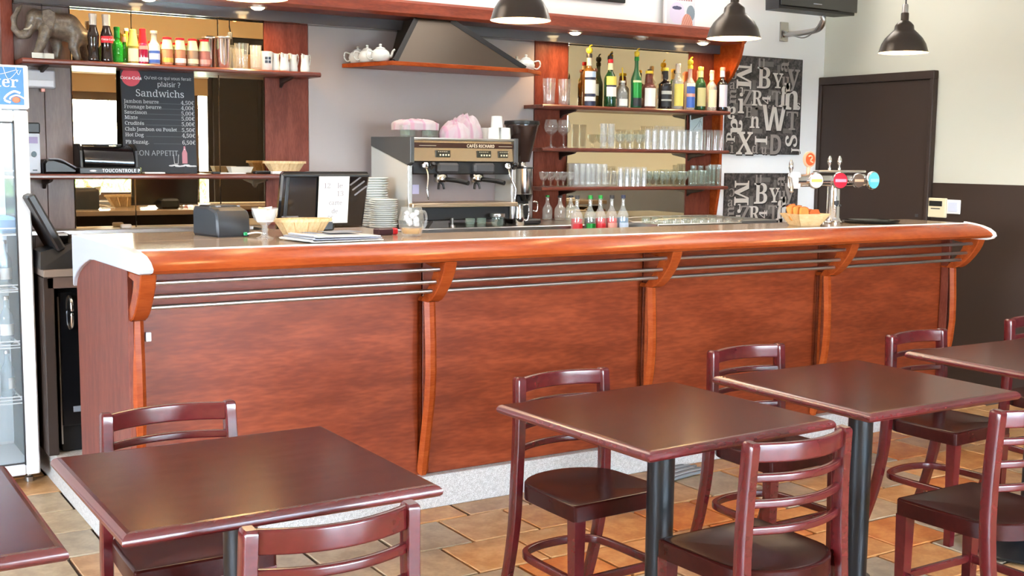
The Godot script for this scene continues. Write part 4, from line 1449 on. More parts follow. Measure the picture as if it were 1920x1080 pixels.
# ---------------------------------------------------------------- soft drinks and jugs on the upper left shelf
func soft_drinks() -> void:
	var y := 1.8985
	var z := -5.82
	var cola := mat("cola_dark", rgb(26, 12, 10), 0.06, 0.0, 0.7)
	for q in [[1.308, 0.027, false, "dark cola bottle with silver neck standing beside the elephant figure"], [1.369, 0.029, true, "dark cola bottle with red and white label, second from the elephant"]]:
		var b := bottle(Vector3(q[0], y, -5.775), 0.222, q[1], [0.52, 0.78, 0.56], cola, "red_label" if q[2] else "", [0.40, 0.54], "silver_foil", q[3], "soda_bottle", "bottle", "soft drink bottles on the upper left shelf", {"waist": 0.12, "collar": [0.76, 0.99, "silver_foil"]})
		if q[2]:
			var l := Geo.new()
			l.text("Coca-Cola", 0.0125, pos(0.0, 0.47 * 0.222, q[1] * 1.03), "Droid Serif", true, 0, 0.0006, 700)
			part("label_lettering", l, mats.white_paper, b)
	var green := pane("green_glass", rgb(20, 150, 40), 0.72)
	bottle(Vector3(1.428, y, z), 0.172, 0.028, [0.4, 0.62, 0.42], green, "", [0, 0], "green_foil", "bulbous bright green soda bottle with green foil neck, next to the colas", "soda_bottle", "bottle", "", {"waist": 0.06, "round": 1, "collar": [0.7, 0.97, "green_foil"]})
	bottle(Vector3(1.474, y, z - 0.05), 0.145, 0.02, [0.45, 0.7, 0.42], green, "", [0, 0], "gold", "smaller green soda bottle half hidden behind the bulbous green one", "soda_bottle", "bottle", "", {"collar": [0.74, 0.92, "pink_foil"]})
	bottle(Vector3(1.502, y, z), 0.165, 0.0255, [0.5, 0.72, 0.5], mat("tonic", rgb(150, 140, 60), 0.1, 0.0, 0.5), "cream_label", [0.08, 0.45], "yellow_label", "soda bottle with yellow foil neck and pale label between green and red ones", "soda_bottle", "bottle", "", {"collar": [0.52, 0.97, "yellow_label"]})
	bottle(Vector3(1.488, y, z - 0.065), 0.175, 0.018, [0.5, 0.72, 0.5], mats.tonic, "", [0, 0], "white_paper", "white capped bottle standing behind the yellow necked soda", "soda_bottle", "bottle", "")
	bottle(Vector3(1.549, y, z), 0.172, 0.0245, [0.5, 0.72, 0.5], mat("grenadine", rgb(150, 20, 60), 0.1, 0.0, 0.5), "", [0, 0], "red_foil", "soda bottle all in red foil with pink diagonal flash", "soda_bottle", "bottle", "", {"collar": [0.6, 0.97, "red_foil"], "bands": [[0.42, 0.52, "pink_foil"], [0.08, 0.2, "lilac_label"]]})
	bottle(Vector3(1.603, y, z), 0.165, 0.028, [0.55, 0.75, 0.5], pane("clear_bottle", rgb(214, 224, 226), 0.35), "blue_label", [0.06, 0.42], "silver_foil", "clear lemonade bottle with white and blue label left of the juices", "soda_bottle", "bottle", "", {"bands": [[0.42, 0.58, "white_paper"], [0.16, 0.34, "pale_blue"]], "fill": mats.pale_blue, "level": 0.4})
	var juices := [[1.667, rgb(206, 110, 40), "orange juice"], [1.73, rgb(190, 92, 40), "dark orange juice"], [1.792, rgb(150, 104, 66), "brown apple juice"], [1.852, rgb(176, 40, 34), "red tomato juice"]]
	for i in 4:
		bottle(Vector3(juices[i][0], y, z), 0.138, 0.0285, [0.55, 0.78, 0.62], pane("juice_glass", rgb(226, 220, 200), 0.2), "", [0, 0], "red_foil", "small round %s bottle, %s of the four juices" % [juices[i][2], nth(i)], "juice_bottle", "bottle", "juice bottles on the upper left shelf", {"fill": mat("juice_%d" % i, juices[i][1], 0.3), "level": 0.62, "collar": [0.58, 0.93, "pale_green"], "bands": [[0.12, 0.28, ["gold", "white_paper", "cream_label", "pink_foil"][i]]]})
	# two metal shakers
	var shaker := thing("cocktail_shaker", "tall steel cocktail shaker in front, beside the juice bottles", "shaker", Vector3(1.946, y, z), "steel shakers")
	var g := Geo.new()
	g.lathe([Vector2(0.0, 0.0), Vector2(0.029, 0.0), Vector2(0.031, 0.005), Vector2(0.037, 0.155), Vector2(0.0385, 0.157), Vector2(0.036, 0.158), Vector2(0.0, 0.15)], 28)
	part("cup", g, mats.chrome, shaker)
	g = Geo.new()
	g.lathe([Vector2(0.0375, 0.147), Vector2(0.0392, 0.149), Vector2(0.0392, 0.157), Vector2(0.0375, 0.159)], 28)
	part("rolled_rim", g, mats.steel, shaker)
	again(shaker, "steel cocktail shaker half hidden between juice bottle and front shaker", Vector3(1.899, y, z - 0.066))
	glass_row("upturned", 1, 2.0, 2.0, y, z - 0.05, 0.122, 0.022, "clear", "slim upturned glass just right of the steel shaker", "upturned glasses by the jugs")
	glass_row("ribbed", 1, 2.043, 2.043, y, z, 0.131, 0.036, "clear", "wide ribbed tumbler right of the steel shaker", "upturned glasses by the jugs")
	glass_row("tumbler", 1, 2.117, 2.117, y, z, 0.124, 0.03, "frosted", "plain tumbler left of the printed white mug", "upturned glasses by the jugs")
	# white mug with a dark print, white milk jugs
	var m := thing("mug", "white mug with a dark square print", "mug", Vector3(2.176, y, z))
	g = Geo.new()
	g.lathe([Vector2(0.0, 0.0), Vector2(0.026, 0.0), Vector2(0.028, 0.004), Vector2(0.03, 0.097), Vector2(0.028, 0.098), Vector2(0.025, 0.01), Vector2(0.0, 0.008)], 24)
	part("cup", g, mats.china, m)
	g = Geo.new()
	for k in 4:
		g.lathe([Vector2(0.0298, 0.038 + 0.018 * (k / 2)), Vector2(0.0302, 0.052 + 0.018 * (k / 2))], 5, ID, 0.5, PI / 2 - 0.42 + 0.6 * (k % 2))
	part("print", g, mat("print_blue", rgb(52, 66, 84), 0.5), m)
	var jug := thing("milk_jug", "white porcelain jug beside the printed mug", "jug", Vector3(2.226, y, z - 0.012), "white jugs at the shelf's right end")
	g = Geo.new()
	var h := 0.09
	g.lathe([Vector2(0.0, 0.0), Vector2(0.023, 0.0), Vector2(0.025, 0.003), Vector2(0.0255, 0.02), Vector2(0.02, 0.06), Vector2(0.021, h), Vector2(0.0195, h), Vector2(0.018, 0.06), Vector2(0.0, 0.01)], 22)
	part("body", g, mats.china, jug)
	g = Geo.new()
	g.hexa([Vector3(-0.004, h - 0.03, 0.016), Vector3(0.004, h - 0.03, 0.016), Vector3(0.009, h + 0.001, 0.017), Vector3(-0.009, h + 0.001, 0.017), Vector3(-0.002, h - 0.015, 0.023), Vector3(0.002, h - 0.015, 0.023), Vector3(0.003, h + 0.006, 0.032), Vector3(-0.003, h + 0.006, 0.032)], turned(Vector3.UP, -0.9))
	part("spout", g, mats.china, jug)
	g = Geo.new()
	g.tube(smooth_path([Vector3(0.018, h - 0.008, 0), Vector3(0.038, h + 0.004, 0), Vector3(0.043, h - 0.02, 0), Vector3(0.032, 0.035, 0), Vector3(0.02, 0.026, 0)], 5), 0.0032, 8, false, [], turned(Vector3.UP, 0.5))
	part("handle", g, mats.china, jug)
	again(jug, "short white porcelain jug in the middle of the jug row", Vector3(2.268, y, z + 0.01))
	again(jug, "white porcelain jug second from the shelf's right end", Vector3(2.322, y, z - 0.01))
	again(jug, "rightmost white porcelain jug with raised thin handle", Vector3(2.383, y, z + 0.005))
	elephant(Vector3(1.138, y, -5.855))
	# small labels on and under the shelf
	for q in [[1.055, 1.911, -5.738, 0.055, "pale price card at the shelf's left end before the elephant"], [1.098, 1.911, -5.738, 0.05, "pale price card under the elephant's front foot"]]:
		g = Geo.new()
		g.box(Vector3(q[3], 0.024, 0.002), Vector3.ZERO, 0.0, turned(Vector3.RIGHT, -0.12, Vector3(q[0], q[1], q[2])))
		tag(part("price_card", g, mat("card_grey", rgb(186, 188, 180), 0.7)), q[4], "card", "price cards by the elephant")
	var lamp := thing("wall_box", "pale grey emergency lamp box under the upper left shelf", "lamp box", Vector3(1.085, 1.815, -5.949))
	g = Geo.new()
	g.box(Vector3(0.15, 0.085, 0.04), Vector3(0, 0, 0.0205), 0.006)
	part("cover", g, mat("box_grey", rgb(206, 204, 212), 0.35), lamp)
	g = Geo.new()
	g.box(Vector3(0.13, 0.03, 0.004), Vector3(0, -0.02, 0.0425), 0.001)
	part("lens", g, mat("lens_white", rgb(236, 236, 244), 0.2), lamp)
	g = Geo.new()
	g.box(Vector3(0.02, 0.018, 0.02), Vector3(0.02, -0.051, 0.02), 0.003)
	part("test_button", g, mats.pink_foil, lamp)


# a bronze elephant striding left, trunk raised and curled
func elephant(at: Vector3) -> void:
	var t := thing("elephant_figure", "dark bronze elephant figure striding left with curled trunk", "figurine", at)
	var v := func(x: float, y: float, z: float) -> Vector3: return Vector3(x, y, z)
	var bones := [
		[v.call(0.0, 0.165, 0), 0.056, v.call(0.07, 0.158, 0), 0.062], [v.call(0.07, 0.158, 0), 0.062, v.call(0.125, 0.118, 0), 0.048],
		[v.call(-0.01, 0.185, 0), 0.042, v.call(-0.07, 0.195, 0.004), 0.036], [v.call(-0.07, 0.195, 0.004), 0.036, v.call(-0.088, 0.155, 0.004), 0.026],
		[v.call(-0.088, 0.155, 0.004), 0.026, v.call(-0.108, 0.115, 0.004), 0.017], [v.call(-0.108, 0.115, 0.004), 0.017, v.call(-0.138, 0.108, 0.004), 0.014], [v.call(-0.138, 0.108, 0.004), 0.014, v.call(-0.162, 0.135, 0.004), 0.012], [v.call(-0.162, 0.135, 0.004), 0.012, v.call(-0.163, 0.185, 0.004), 0.011], [v.call(-0.163, 0.185, 0.004), 0.011, v.call(-0.142, 0.225, 0.004), 0.009], [v.call(-0.142, 0.225, 0.004), 0.009, v.call(-0.128, 0.245, 0.004), 0.006],
		[v.call(-0.03, 0.135, 0.03), 0.03, v.call(-0.052, 0.07, 0.032), 0.02], [v.call(-0.052, 0.07, 0.032), 0.02, v.call(-0.078, 0.018, 0.032), 0.016],
		[v.call(0.012, 0.13, -0.03), 0.03, v.call(0.03, 0.07, -0.032), 0.02], [v.call(0.03, 0.07, -0.032), 0.02, v.call(0.024, 0.017, -0.032), 0.017],
		[v.call(0.105, 0.12, 0.028), 0.036, v.call(0.092, 0.068, 0.03), 0.021], [v.call(0.092, 0.068, 0.03), 0.021, v.call(0.108, 0.017, 0.03), 0.017],
		[v.call(0.128, 0.108, -0.028), 0.036, v.call(0.142, 0.06, -0.03), 0.021], [v.call(0.142, 0.06, -0.03), 0.021, v.call(0.160, 0.016, -0.03), 0.016],
		[v.call(0.165, 0.13, 0), 0.007, v.call(0.182, 0.07, 0), 0.004]]
	var cell := 0.0068
	var lo := Vector3(-0.186, -0.006, -0.082)
	var n := Vector3i(56, 40, 25)
	var f := PackedFloat32Array()
	f.resize((n.x + 1) * (n.y + 1) * (n.z + 1))
	var at_i := func(x: int, y: int, z: int) -> int: return (z * (n.y + 1) + y) * (n.x + 1) + x
	for z in n.z + 1:
		for y in n.y + 1:
			for x in n.x + 1:
				var p := lo + Vector3(x, y, z) * cell
				var acc := 0.0
				for b in bones:
					var d: Vector3 = b[2] - b[0]
					var u := clampf((p - b[0]).dot(d) / d.length_squared(), 0, 1)
					acc += exp(-((p - b[0] - d * u).length() - lerpf(b[1], b[3], u)) * 190.0)
				f[at_i.call(x, y, z)] = -log(maxf(acc, 1e-9)) / 190.0
	var verts := {}
	var corner := [Vector3i(0, 0, 0), Vector3i(1, 0, 0), Vector3i(0, 1, 0), Vector3i(1, 1, 0), Vector3i(0, 0, 1), Vector3i(1, 0, 1), Vector3i(0, 1, 1), Vector3i(1, 1, 1)]
	for z in n.z:
		for y in n.y:
			for x in n.x:
				var sum := Vector3.ZERO
				var cnt := 0
				for i in 8:
					for ax in [1, 2, 4]:
						if i & ax:
							continue
						var a: Vector3i = corner[i] + Vector3i(x, y, z)
						var b: Vector3i = corner[i | ax] + Vector3i(x, y, z)
						var fa := f[at_i.call(a.x, a.y, a.z)]
						var fb := f[at_i.call(b.x, b.y, b.z)]
						if (fa < 0.0) != (fb < 0.0):
							sum += Vector3(a).lerp(Vector3(b), fa / (fa - fb))
							cnt += 1
				if cnt:
					verts[Vector3i(x, y, z)] = lo + sum / cnt * cell
	var tri := PackedVector3Array()
	var ids := PackedInt32Array()
	for z in range(1, n.z):
		for y in range(1, n.y):
			for x in range(1, n.x):
				for ax in 3:
					var e := Vector3i.ZERO
					e[ax] = 1
					var fa := f[at_i.call(x, y, z)]
					var fb := f[at_i.call(x + e.x, y + e.y, z + e.z)]
					if (fa < 0.0) == (fb < 0.0):
						continue
					var u := Vector3i.ZERO
					u[(ax + 1) % 3] = 1
					var w := Vector3i.ZERO
					w[(ax + 2) % 3] = 1
					var c := Vector3i(x, y, z)
					var q := [verts.get(c), verts.get(c - u), verts.get(c - u - w), verts.get(c - w)]
					if q.has(null):
						continue
					if fa < 0.0:
						tri.append_array([q[0], q[2], q[1], q[0], q[3], q[2]])
					else:
						tri.append_array([q[0], q[1], q[2], q[0], q[2], q[3]])
					ids.append_array([1, 1])
	var g := Geo.new()
	g.put(tri, ids)
	g.next = 2
	var bronze := grained("bronze_figure", rgb(72, 62, 52), rgb(124, 110, 92), Vector3(9, 9, 9), 0.38, 0.25, 51)
	part("body", g, bronze, t)
	for sz in [-1.0, 1.0]:
		g = Geo.new()
		g.extrude(PackedVector2Array([Vector2(-0.022, 0.036), Vector2(0.012, 0.044), Vector2(0.034, 0.028), Vector2(0.038, -0.006), Vector2(0.026, -0.044), Vector2(0.008, -0.056), Vector2(-0.006, -0.034), Vector2(-0.022, -0.01)]), 0.010, Transform3D(Basis(Vector3.UP, -0.4 * sz), Vector3(-0.026, 0.19, 0.052 * sz)), 0.004)
		part("ear", g, bronze, t)
		g = Geo.new()
		g.tube(smooth_path([Vector3(-0.082, 0.17, 0.024 * sz), Vector3(-0.104, 0.14, 0.034 * sz), Vector3(-0.128, 0.134, 0.036 * sz)], 5), 0.006, 8, false, [1, 1, 0.95, 0.9, 0.85, 0.8, 0.75, 0.65, 0.55, 0.45, 0.3])
		part("tusk", g, mat("tusk", rgb(176, 168, 150), 0.35), t)


# ---------------------------------------------------------------- coffee machine, grinder, saucers
func coffee_corner() -> void:
	var t := thing("coffee_machine", "wide steel espresso machine with dark side and gold brown front panel", "coffee machine")
	var x0 := 2.79
	var x1 := 3.425
	var g := Geo.new()
	# body behind the groups, splash plate, sloping head
	g.box(Vector3(x1 - x0 - 0.02, 0.36, 0.02), Vector3((x0 + x1) / 2, 1.29, -5.60), 0.002)
	part("splash_plate", g, mat("splash", rgb(150, 138, 138), 0.32, 0.4), t)
	g = Geo.new()
	g.box(Vector3(x1 - x0 - 0.02, 0.36, 0.2), Vector3((x0 + x1) / 2, 1.29, -5.72), 0.004)
	part("boiler_case", g, mats.steel, t)
	g = Geo.new()
	g.hexa([Vector3(x0 + 0.01, 1.448, -5.395), Vector3(x1 - 0.01, 1.448, -5.395), Vector3(x1 - 0.01, 1.448, -5.83), Vector3(x0 + 0.01, 1.448, -5.83), Vector3(x0 + 0.01, 1.555, -5.405), Vector3(x1 - 0.01, 1.555, -5.405), Vector3(x1 - 0.01, 1.555, -5.83), Vector3(x0 + 0.01, 1.555, -5.83)])
	var head := part("head", g, mat("bronze_steel", rgb(196, 172, 142), 0.22, 0.9), t)
	g = Geo.new()
	g.box(Vector3(x1 - x0 - 0.03, 0.026, 0.004), Vector3((x0 + x1) / 2, 1.530, -5.3985), 0.001)
	tag(part("name_strip", g, mat("strip_brown", rgb(58, 32, 22), 0.25), head), "dark brown name strip")
	g = Geo.new()
	g.text("CAFÉS RICHARD", 0.023, pos(3.205, 1.5285, -5.3955), "Droid Sans", false, 0, 0.0008, 700)
	g.box(Vector3(0.085, 0.002, 0.001), Vector3(3.36, 1.528, -5.396), 0.0)
	g.box(Vector3(0.10, 0.002, 0.001), Vector3(2.885, 1.528, -5.396), 0.0)
	part("name_lettering", g, mat("letter_beige", rgb(214, 196, 170), 0.5), head)
	for q in [[2.975, 0.088], [3.225, 0.088], [3.345, 0.062]]:
		g = Geo.new()
		g.box(Vector3(q[1], 0.036, 0.005), Vector3(q[0], 1.486, -5.3965), 0.001)
		var keys := part("key_panel", g, mat("key_dark", rgb(46, 44, 32), 0.3), head)
		g = Geo.new()
		var c := 4 if q[1] > 0.07 else 3
		for k in c:
			g.box(Vector3(0.009, 0.009, 0.002), Vector3(q[0] - q[1] * 0.18 + 0.0165 * k, 1.480, -5.3935), 0.0005)
		for k in 5:
			g.box(Vector3(0.007, 0.003, 0.001), Vector3(q[0] - q[1] * 0.3 + 0.012 * k, 1.497, -5.3935), 0.0)
		part("keys", g, mat("key_light", rgb(216, 208, 180), 0.4), keys)
	g = Geo.new()
	g.box(Vector3(x1 - x0, 0.012, 0.45), Vector3((x0 + x1) / 2, 1.562, -5.615), 0.003)
	part("cup_tray", g, mats.steel, t)
	# side cheeks: dark slanting upper part over a pale steel lower part
	for sx in [x0, x1]:
		g = Geo.new()
		g.extrude(zy([[-5.855, 1.575], [-5.385, 1.572], [-5.385, 1.44], [-5.42, 1.425], [-5.855, 1.525]]), 0.024, across(sx), 0.003)
		part("dark_cheek", g, mat("cheek_dark", rgb(70, 72, 72), 0.4), t)
		g = Geo.new()
		g.extrude(zy([[-5.855, 1.523], [-5.42, 1.423], [-5.42, 1.135], [-5.855, 1.135]]), 0.02, across(sx), 0.003)
		part("side_panel", g, mat("side_pale", rgb(206, 208, 204), 0.4, 0.2), t)
		g = Geo.new()
		g.box(Vector3(0.024, 0.29, 0.012), Vector3(sx, 1.28, -5.413), 0.003)
		part("front_edge", g, mats.brushed, t)
	# groups with their filter holders
	g = Geo.new()
	g.box(Vector3(x1 - x0 - 0.03, 0.07, 0.18), Vector3((x0 + x1) / 2, 1.413, -5.505), 0.006)
	part("group_housing", g, mats.black, t)
	for x in [2.985, 3.205]:
		g = Geo.new()
		g.box(Vector3(0.13, 0.055, 0.05), Vector3(x + 0.02, 1.412, -5.405), 0.012)
		var gr := part("group_head", g, mats.dark_grey, t)
		g = Geo.new()
		g.lathe([Vector2(0.0, 1.338), Vector2(0.036, 1.338), Vector2(0.038, 1.343), Vector2(0.038, 1.366), Vector2(0.034, 1.38), Vector2(0.0, 1.38)], 22, pos(x, 0, -5.44))
		part("filter_holder", g, mats.chrome, gr)
		g = Geo.new()
		g.tube(smooth_path([Vector3(x + 0.02, 1.352, -5.405), Vector3(x + 0.06, 1.345, -5.34), Vector3(x + 0.085, 1.335, -5.29)], 5), 0.0125, 10)
		part("filter_handle", g, mats.black, gr)
		g = Geo.new()
		for s in [-1.0, 1.0]:
			g.tube(smooth_path([Vector3(x, 1.34, -5.44), Vector3(x + 0.012 * s, 1.325, -5.435), Vector3(x + 0.017 * s, 1.30, -5.43)], 4), 0.0065, 8)
		part("double_spout", g, mats.black, gr)
	# steam pipes, label, lip and drip tray
	for q in [[2.872, -0.008, 0.02], [3.375, 0.03, -0.02]]:
		g = Geo.new()
		g.box(Vector3(0.035, 0.03, 0.04), Vector3(q[0] - 0.01, 1.425, -5.385), 0.008)
		g.tube(smooth_path([Vector3(q[0], 1.42, -5.39), Vector3(q[0] + 0.004, 1.37, -5.375), Vector3(q[0] + q[1], 1.30, -5.36), Vector3(q[0] + q[1] + q[2] * 0.3, 1.248, -5.36)], 6), 0.0055, 8)
		part("steam_pipe", g, mats.chrome, t)
		g = Geo.new()
		g.lathe([Vector2(0.0, -0.02), Vector2(0.013, -0.018), Vector2(0.015, 0.01), Vector2(0.01, 0.018), Vector2(0.0, 0.018)], 12, turned(Vector3.RIGHT, 0.9, Vector3(q[0] + 0.02, 1.425, -5.355)))
		part("steam_knob", g, mats.black_gloss, t)
	g = Geo.new()
	g.box(Vector3(0.04, 0.05, 0.003), Vector3(2.915, 1.295, -5.5885), 0.0)
	part("sticker", g, mat("sticker", rgb(204, 196, 226), 0.5), t)
	g = Geo.new()
	g.lathe([Vector2(0.0, 0.0), Vector2(0.018, 0.0), Vector2(0.019, 0.006), Vector2(0.0, 0.008)], 16, turned(Vector3.RIGHT, PI / 2, Vector3(2.872, 1.293, -5.590)))
	part("gauge", g, mats.black, t)
	g = Geo.new()
	g.box(Vector3(x1 - x0 + 0.01, 0.022, 0.24), Vector3((x0 + x1) / 2, 1.218, -5.49), 0.004)
	part("lip", g, mat("lip_steel", rgb(200, 178, 150), 0.28, 0.9), t)
	g = Geo.new()
	g.box(Vector3(x1 - x0 - 0.02, 0.072, 0.36), Vector3((x0 + x1) / 2, 1.171, -5.61), 0.004)
	part("tray_case", g, mats.black, t)
	for q in [[x0 + 0.06, -5.44], [x1 - 0.06, -5.44], [x0 + 0.06, -5.78], [x1 - 0.06, -5.78]]:
		g = Geo.new()
		g.lathe([Vector2(0.0, 1.1005), Vector2(0.022, 1.1005), Vector2(0.024, 1.112), Vector2(0.016, 1.137), Vector2(0.0, 1.137)], 14, pos(q[0], 0, q[1]))
		part("foot", g, mats.black, t)
	# glass cups lying in rows, striped cloths and white cups on top
	var cup := glass_shape("tumbler", 0.062, 0.03)
	for i in 4:
		var o := part_of("glass_cup", cup, mats.greenish, self, Vector3(2.70 + 0.058 * (i % 4) + 0.09, 1.5685 if i < 4 else 1.6315, -5.50 - 0.012 * (i % 2) if i < 4 else -5.51))
		o.position.x = [2.785, 2.85, 2.915, 2.98][i]
		o.position.z = -5.46 - 0.06 * (i % 2)
		tag(o, nth(i) + " of the glass cups left of the pink cloths on the coffee machine", "cup", "glass cups on the coffee machine")
	cloth("rolled pale pink striped cloth draped over glass cups at the machine's left", Vector3(2.885, 1.628, -5.53), 0.125, 0.036, 0.11, 3, 0.25)
	cloth("crumpled pink striped cloth in the middle of the coffee machine's top", Vector3(3.095, 1.5685, -5.49), 0.085, 0.085, 0.07, 5, 1.0)
	cloth("largest crumpled pink cloth heap with highest peak on the coffee machine", Vector3(3.215, 1.5685, -5.58), 0.1, 0.125, 0.085, 9, 1.0)
	var cups := glass_shape("upturned", 0.062, 0.034)
	for i in 5:
		var o := part_of("white_cup", cups, mats.china, self, Vector3([3.33, 3.395, 3.355, 3.405, 3.34][i], [1.5685, 1.5685, 1.6315, 1.5685, 1.5685][i], [-5.47, -5.46, -5.48, -5.56, -5.57][i]))
		tag(o, ["front left white cup upturned at the machine's right end", "front right white cup upturned on the machine beside the grinder", "white cup stacked on top of the other upturned cups", "white cup behind the front right upturned one", "white cup behind the front left upturned one"][i], "cup", "white cups on the coffee machine")
	# grinder
	t = thing("coffee_grinder", "coffee grinder with large dark funnel hopper and chrome body", "coffee grinder", Vector3(3.56, 1.1005, -5.53))
	g = Geo.new()
	g.lathe([Vector2(0.045, 0.345), Vector2(0.092, 0.54), Vector2(0.096, 0.555), Vector2(0.094, 0.562), Vector2(0.09, 0.556), Vector2(0.0, 0.555)], 32, pos(-0.01, 0, 0))
	part("hopper", g, mat("hopper", rgb(48, 34, 30), 0.15, 0.0, 0.5), t)
	g = Geo.new()
	g.lathe([Vector2(0.098, 0.552), Vector2(0.1, 0.556), Vector2(0.098, 0.572), Vector2(0.03, 0.578), Vector2(0.0, 0.578)], 32, pos(-0.01, 0, 0))
	part("hopper_lid", g, mats.black, t)
	g = Geo.new()
	g.lathe([Vector2(0.0, 0.318), Vector2(0.03, 0.318), Vector2(0.022, 0.33), Vector2(0.026, 0.36), Vector2(0.0, 0.36)], 20, pos(-0.01, 0, 0))
	part("collar", g, mats.chrome, t)
	g = Geo.new()
	g.lathe([Vector2(0.0, 0.165), Vector2(0.054, 0.165), Vector2(0.055, 0.17), Vector2(0.055, 0.308), Vector2(0.0, 0.308)], 28)
	part("body", g, mats.chrome, t)
	g = Geo.new()
	g.lathe([Vector2(0.0, 0.308), Vector2(0.06, 0.308), Vector2(0.06, 0.317), Vector2(0.0, 0.320)], 28)
	part("body_lid", g, mats.black, t)
	g = Geo.new()
	g.box(Vector3(0.13, 0.03, 0.2), Vector3(0, 0.016, 0), 0.008)
	g.box(Vector3(0.09, 0.14, 0.1), Vector3(-0.01, 0.096, -0.03), 0.01)
	part("base", g, mats.black, t)
	g = Geo.new()
	g.tube(smooth_path([Vector3(0.03, 0.075, 0.06), Vector3(0.055, 0.075, 0.065), Vector3(0.057, 0.12, 0.065), Vector3(0.03, 0.125, 0.06)], 5), 0.004, 8)
	part("fork", g, mats.chrome, t)
	g = Geo.new()
	g.lathe([Vector2(0.0, 0.125), Vector2(0.026, 0.13), Vector2(0.04, 0.166), Vector2(0.0, 0.166)], 20, pos(0, 0, 0.03))
	part("dispenser", g, mats.black_gloss, t)
	# milk pitchers, tins and a knock drawer before the machine
	t = thing("milk_pitcher", "steel milk pitcher standing before the coffee grinder", "pitcher", Vector3(3.452, 1.1005, -5.40))
	g = Geo.new()
	g.lathe([Vector2(0.0, 0.0), Vector2(0.029, 0.0), Vector2(0.032, 0.004), Vector2(0.031, 0.05), Vector2(0.025, 0.085), Vector2(0.027, 0.118), Vector2(0.025, 0.118), Vector2(0.023, 0.085), Vector2(0.0, 0.02)], 24)
	part("pitcher_body", g, mats.chrome, t)
	g = Geo.new()
	g.tube(smooth_path([Vector3(0.026, 0.11, 0.0), Vector3(0.056, 0.112, 0.0), Vector3(0.06, 0.07, 0), Vector3(0.052, 0.03, 0), Vector3(0.03, 0.03, 0)], 5), 0.0038, 8, false, [], turned(Vector3.UP, -0.2))
	part("handle", g, mats.chrome, t)
	t = thing("spoon_jar", "white spatula in a small dark jar between machine and grinder", "jar", Vector3(3.45, 1.1005, -5.57))
	g = Geo.new()
	g.lathe([Vector2(0.0, 0.0), Vector2(0.024, 0.0), Vector2(0.026, 0.1), Vector2(0.023, 0.1), Vector2(0.021, 0.01), Vector2(0.0, 0.008)], 18)
	part("jar", g, mats.black, t)
	g = Geo.new()
	g.hexa([Vector3(-0.008, 0.02, -0.003), Vector3(0.008, 0.02, -0.003), Vector3(0.008, 0.02, 0.003), Vector3(-0.008, 0.02, 0.003), Vector3(-0.035, 0.23, -0.003), Vector3(-0.012, 0.232, -0.003), Vector3(-0.012, 0.232, 0.003), Vector3(-0.035, 0.23, 0.003)])
	part("spatula", g, mats.white, t)
	var tin := thing("lidded_jar", "small glass jar with grey lid in front of the machine's tray", "jar", Vector3(3.30, 1.1005, -5.375), "jars under the coffee machine")
	g = Geo.new()
	g.lathe([Vector2(0.0, 0.0), Vector2(0.03, 0.0), Vector2(0.033, 0.004), Vector2(0.033, 0.05), Vector2(0.0, 0.05)], 20)
	part("jar", g, mats.greenish, tin)
	g = Geo.new()
	g.lathe([Vector2(0.0, 0.051), Vector2(0.04, 0.051), Vector2(0.041, 0.055), Vector2(0.041, 0.068), Vector2(0.0, 0.07)], 20)
	part("lid", g, mats.brushed, tin)
	glass_row("tumbler", 2, 3.13, 3.20, 1.1005, -5.375, 0.045, 0.028, "greenish", "short greenish glass in front of the coffee machine's tray", "short glasses before the machine")
	t = thing("espresso_tamper", "black and steel tamper lying before the coffee machine", "tamper", Vector3(3.02, 1.1005, -5.375))
	g = Geo.new()
	g.lathe([Vector2(0.0, 0.0), Vector2(0.018, 0.0), Vector2(0.018, 0.012), Vector2(0.008, 0.018), Vector2(0.01, 0.05), Vector2(0.0, 0.055)], 18)
	part("tamper_body", g, mats.steel, t)
	g = Geo.new()
	g.hexa([Vector3(-0.15, 0, -0.02), Vector3(-0.03, 0, -0.02), Vector3(-0.03, 0, 0.02), Vector3(-0.15, 0, 0.02), Vector3(-0.12, 0.035, -0.015), Vector3(-0.03, 0.035, -0.015), Vector3(-0.03, 0.035, 0.015), Vector3(-0.12, 0.035, 0.015)])
	part("rest", g, mats.dark_grey, t)
	# two piles of saucers
	var sg := Geo.new()
	sg.lathe([Vector2(0.0, 0.0), Vector2(0.04, 0.0), Vector2(0.042, 0.003), Vector2(0.068, 0.0115), Vector2(0.0725, 0.014), Vector2(0.072, 0.016), Vector2(0.05, 0.009), Vector2(0.0, 0.005)], 30)
	var saucer := sg.mesh()
	for i in 14:
		var o := part_of("saucer", saucer, mats.china, self, Vector3(2.63 + 0.002 * ((i * 5) % 3), 1.1005 + 0.0105 * i, -5.40))
		tag(o, "white saucer, %s from the bottom of the front pile" % nth(i), "saucer", "front pile of saucers")
	for i in 20:
		var o := part_of("saucer", saucer, mats.china, self, Vector3(2.655 + 0.002 * ((i * 7) % 3), 1.1005 + 0.0128 * i, -5.555))
		tag(o, "white saucer, %s from the bottom of the taller rear pile" % nth(i), "saucer", "rear pile of saucers")
	# teapots on the hood's rim
	var pot := thing("teapot", "white porcelain teapot in front of its row beside the hood, spout to the right", "teapot", Vector3(2.755, 1.9675, -5.685), "white teapots on the hood rim")
	g = Geo.new()
	g.lathe([Vector2(0.0, 0.0), Vector2(0.035, 0.0), Vector2(0.046, 0.008), Vector2(0.052, 0.03), Vector2(0.046, 0.052), Vector2(0.03, 0.064), Vector2(0.0, 0.066)], 26)
	part("pot_body", g, mats.china, pot)
	g = Geo.new()
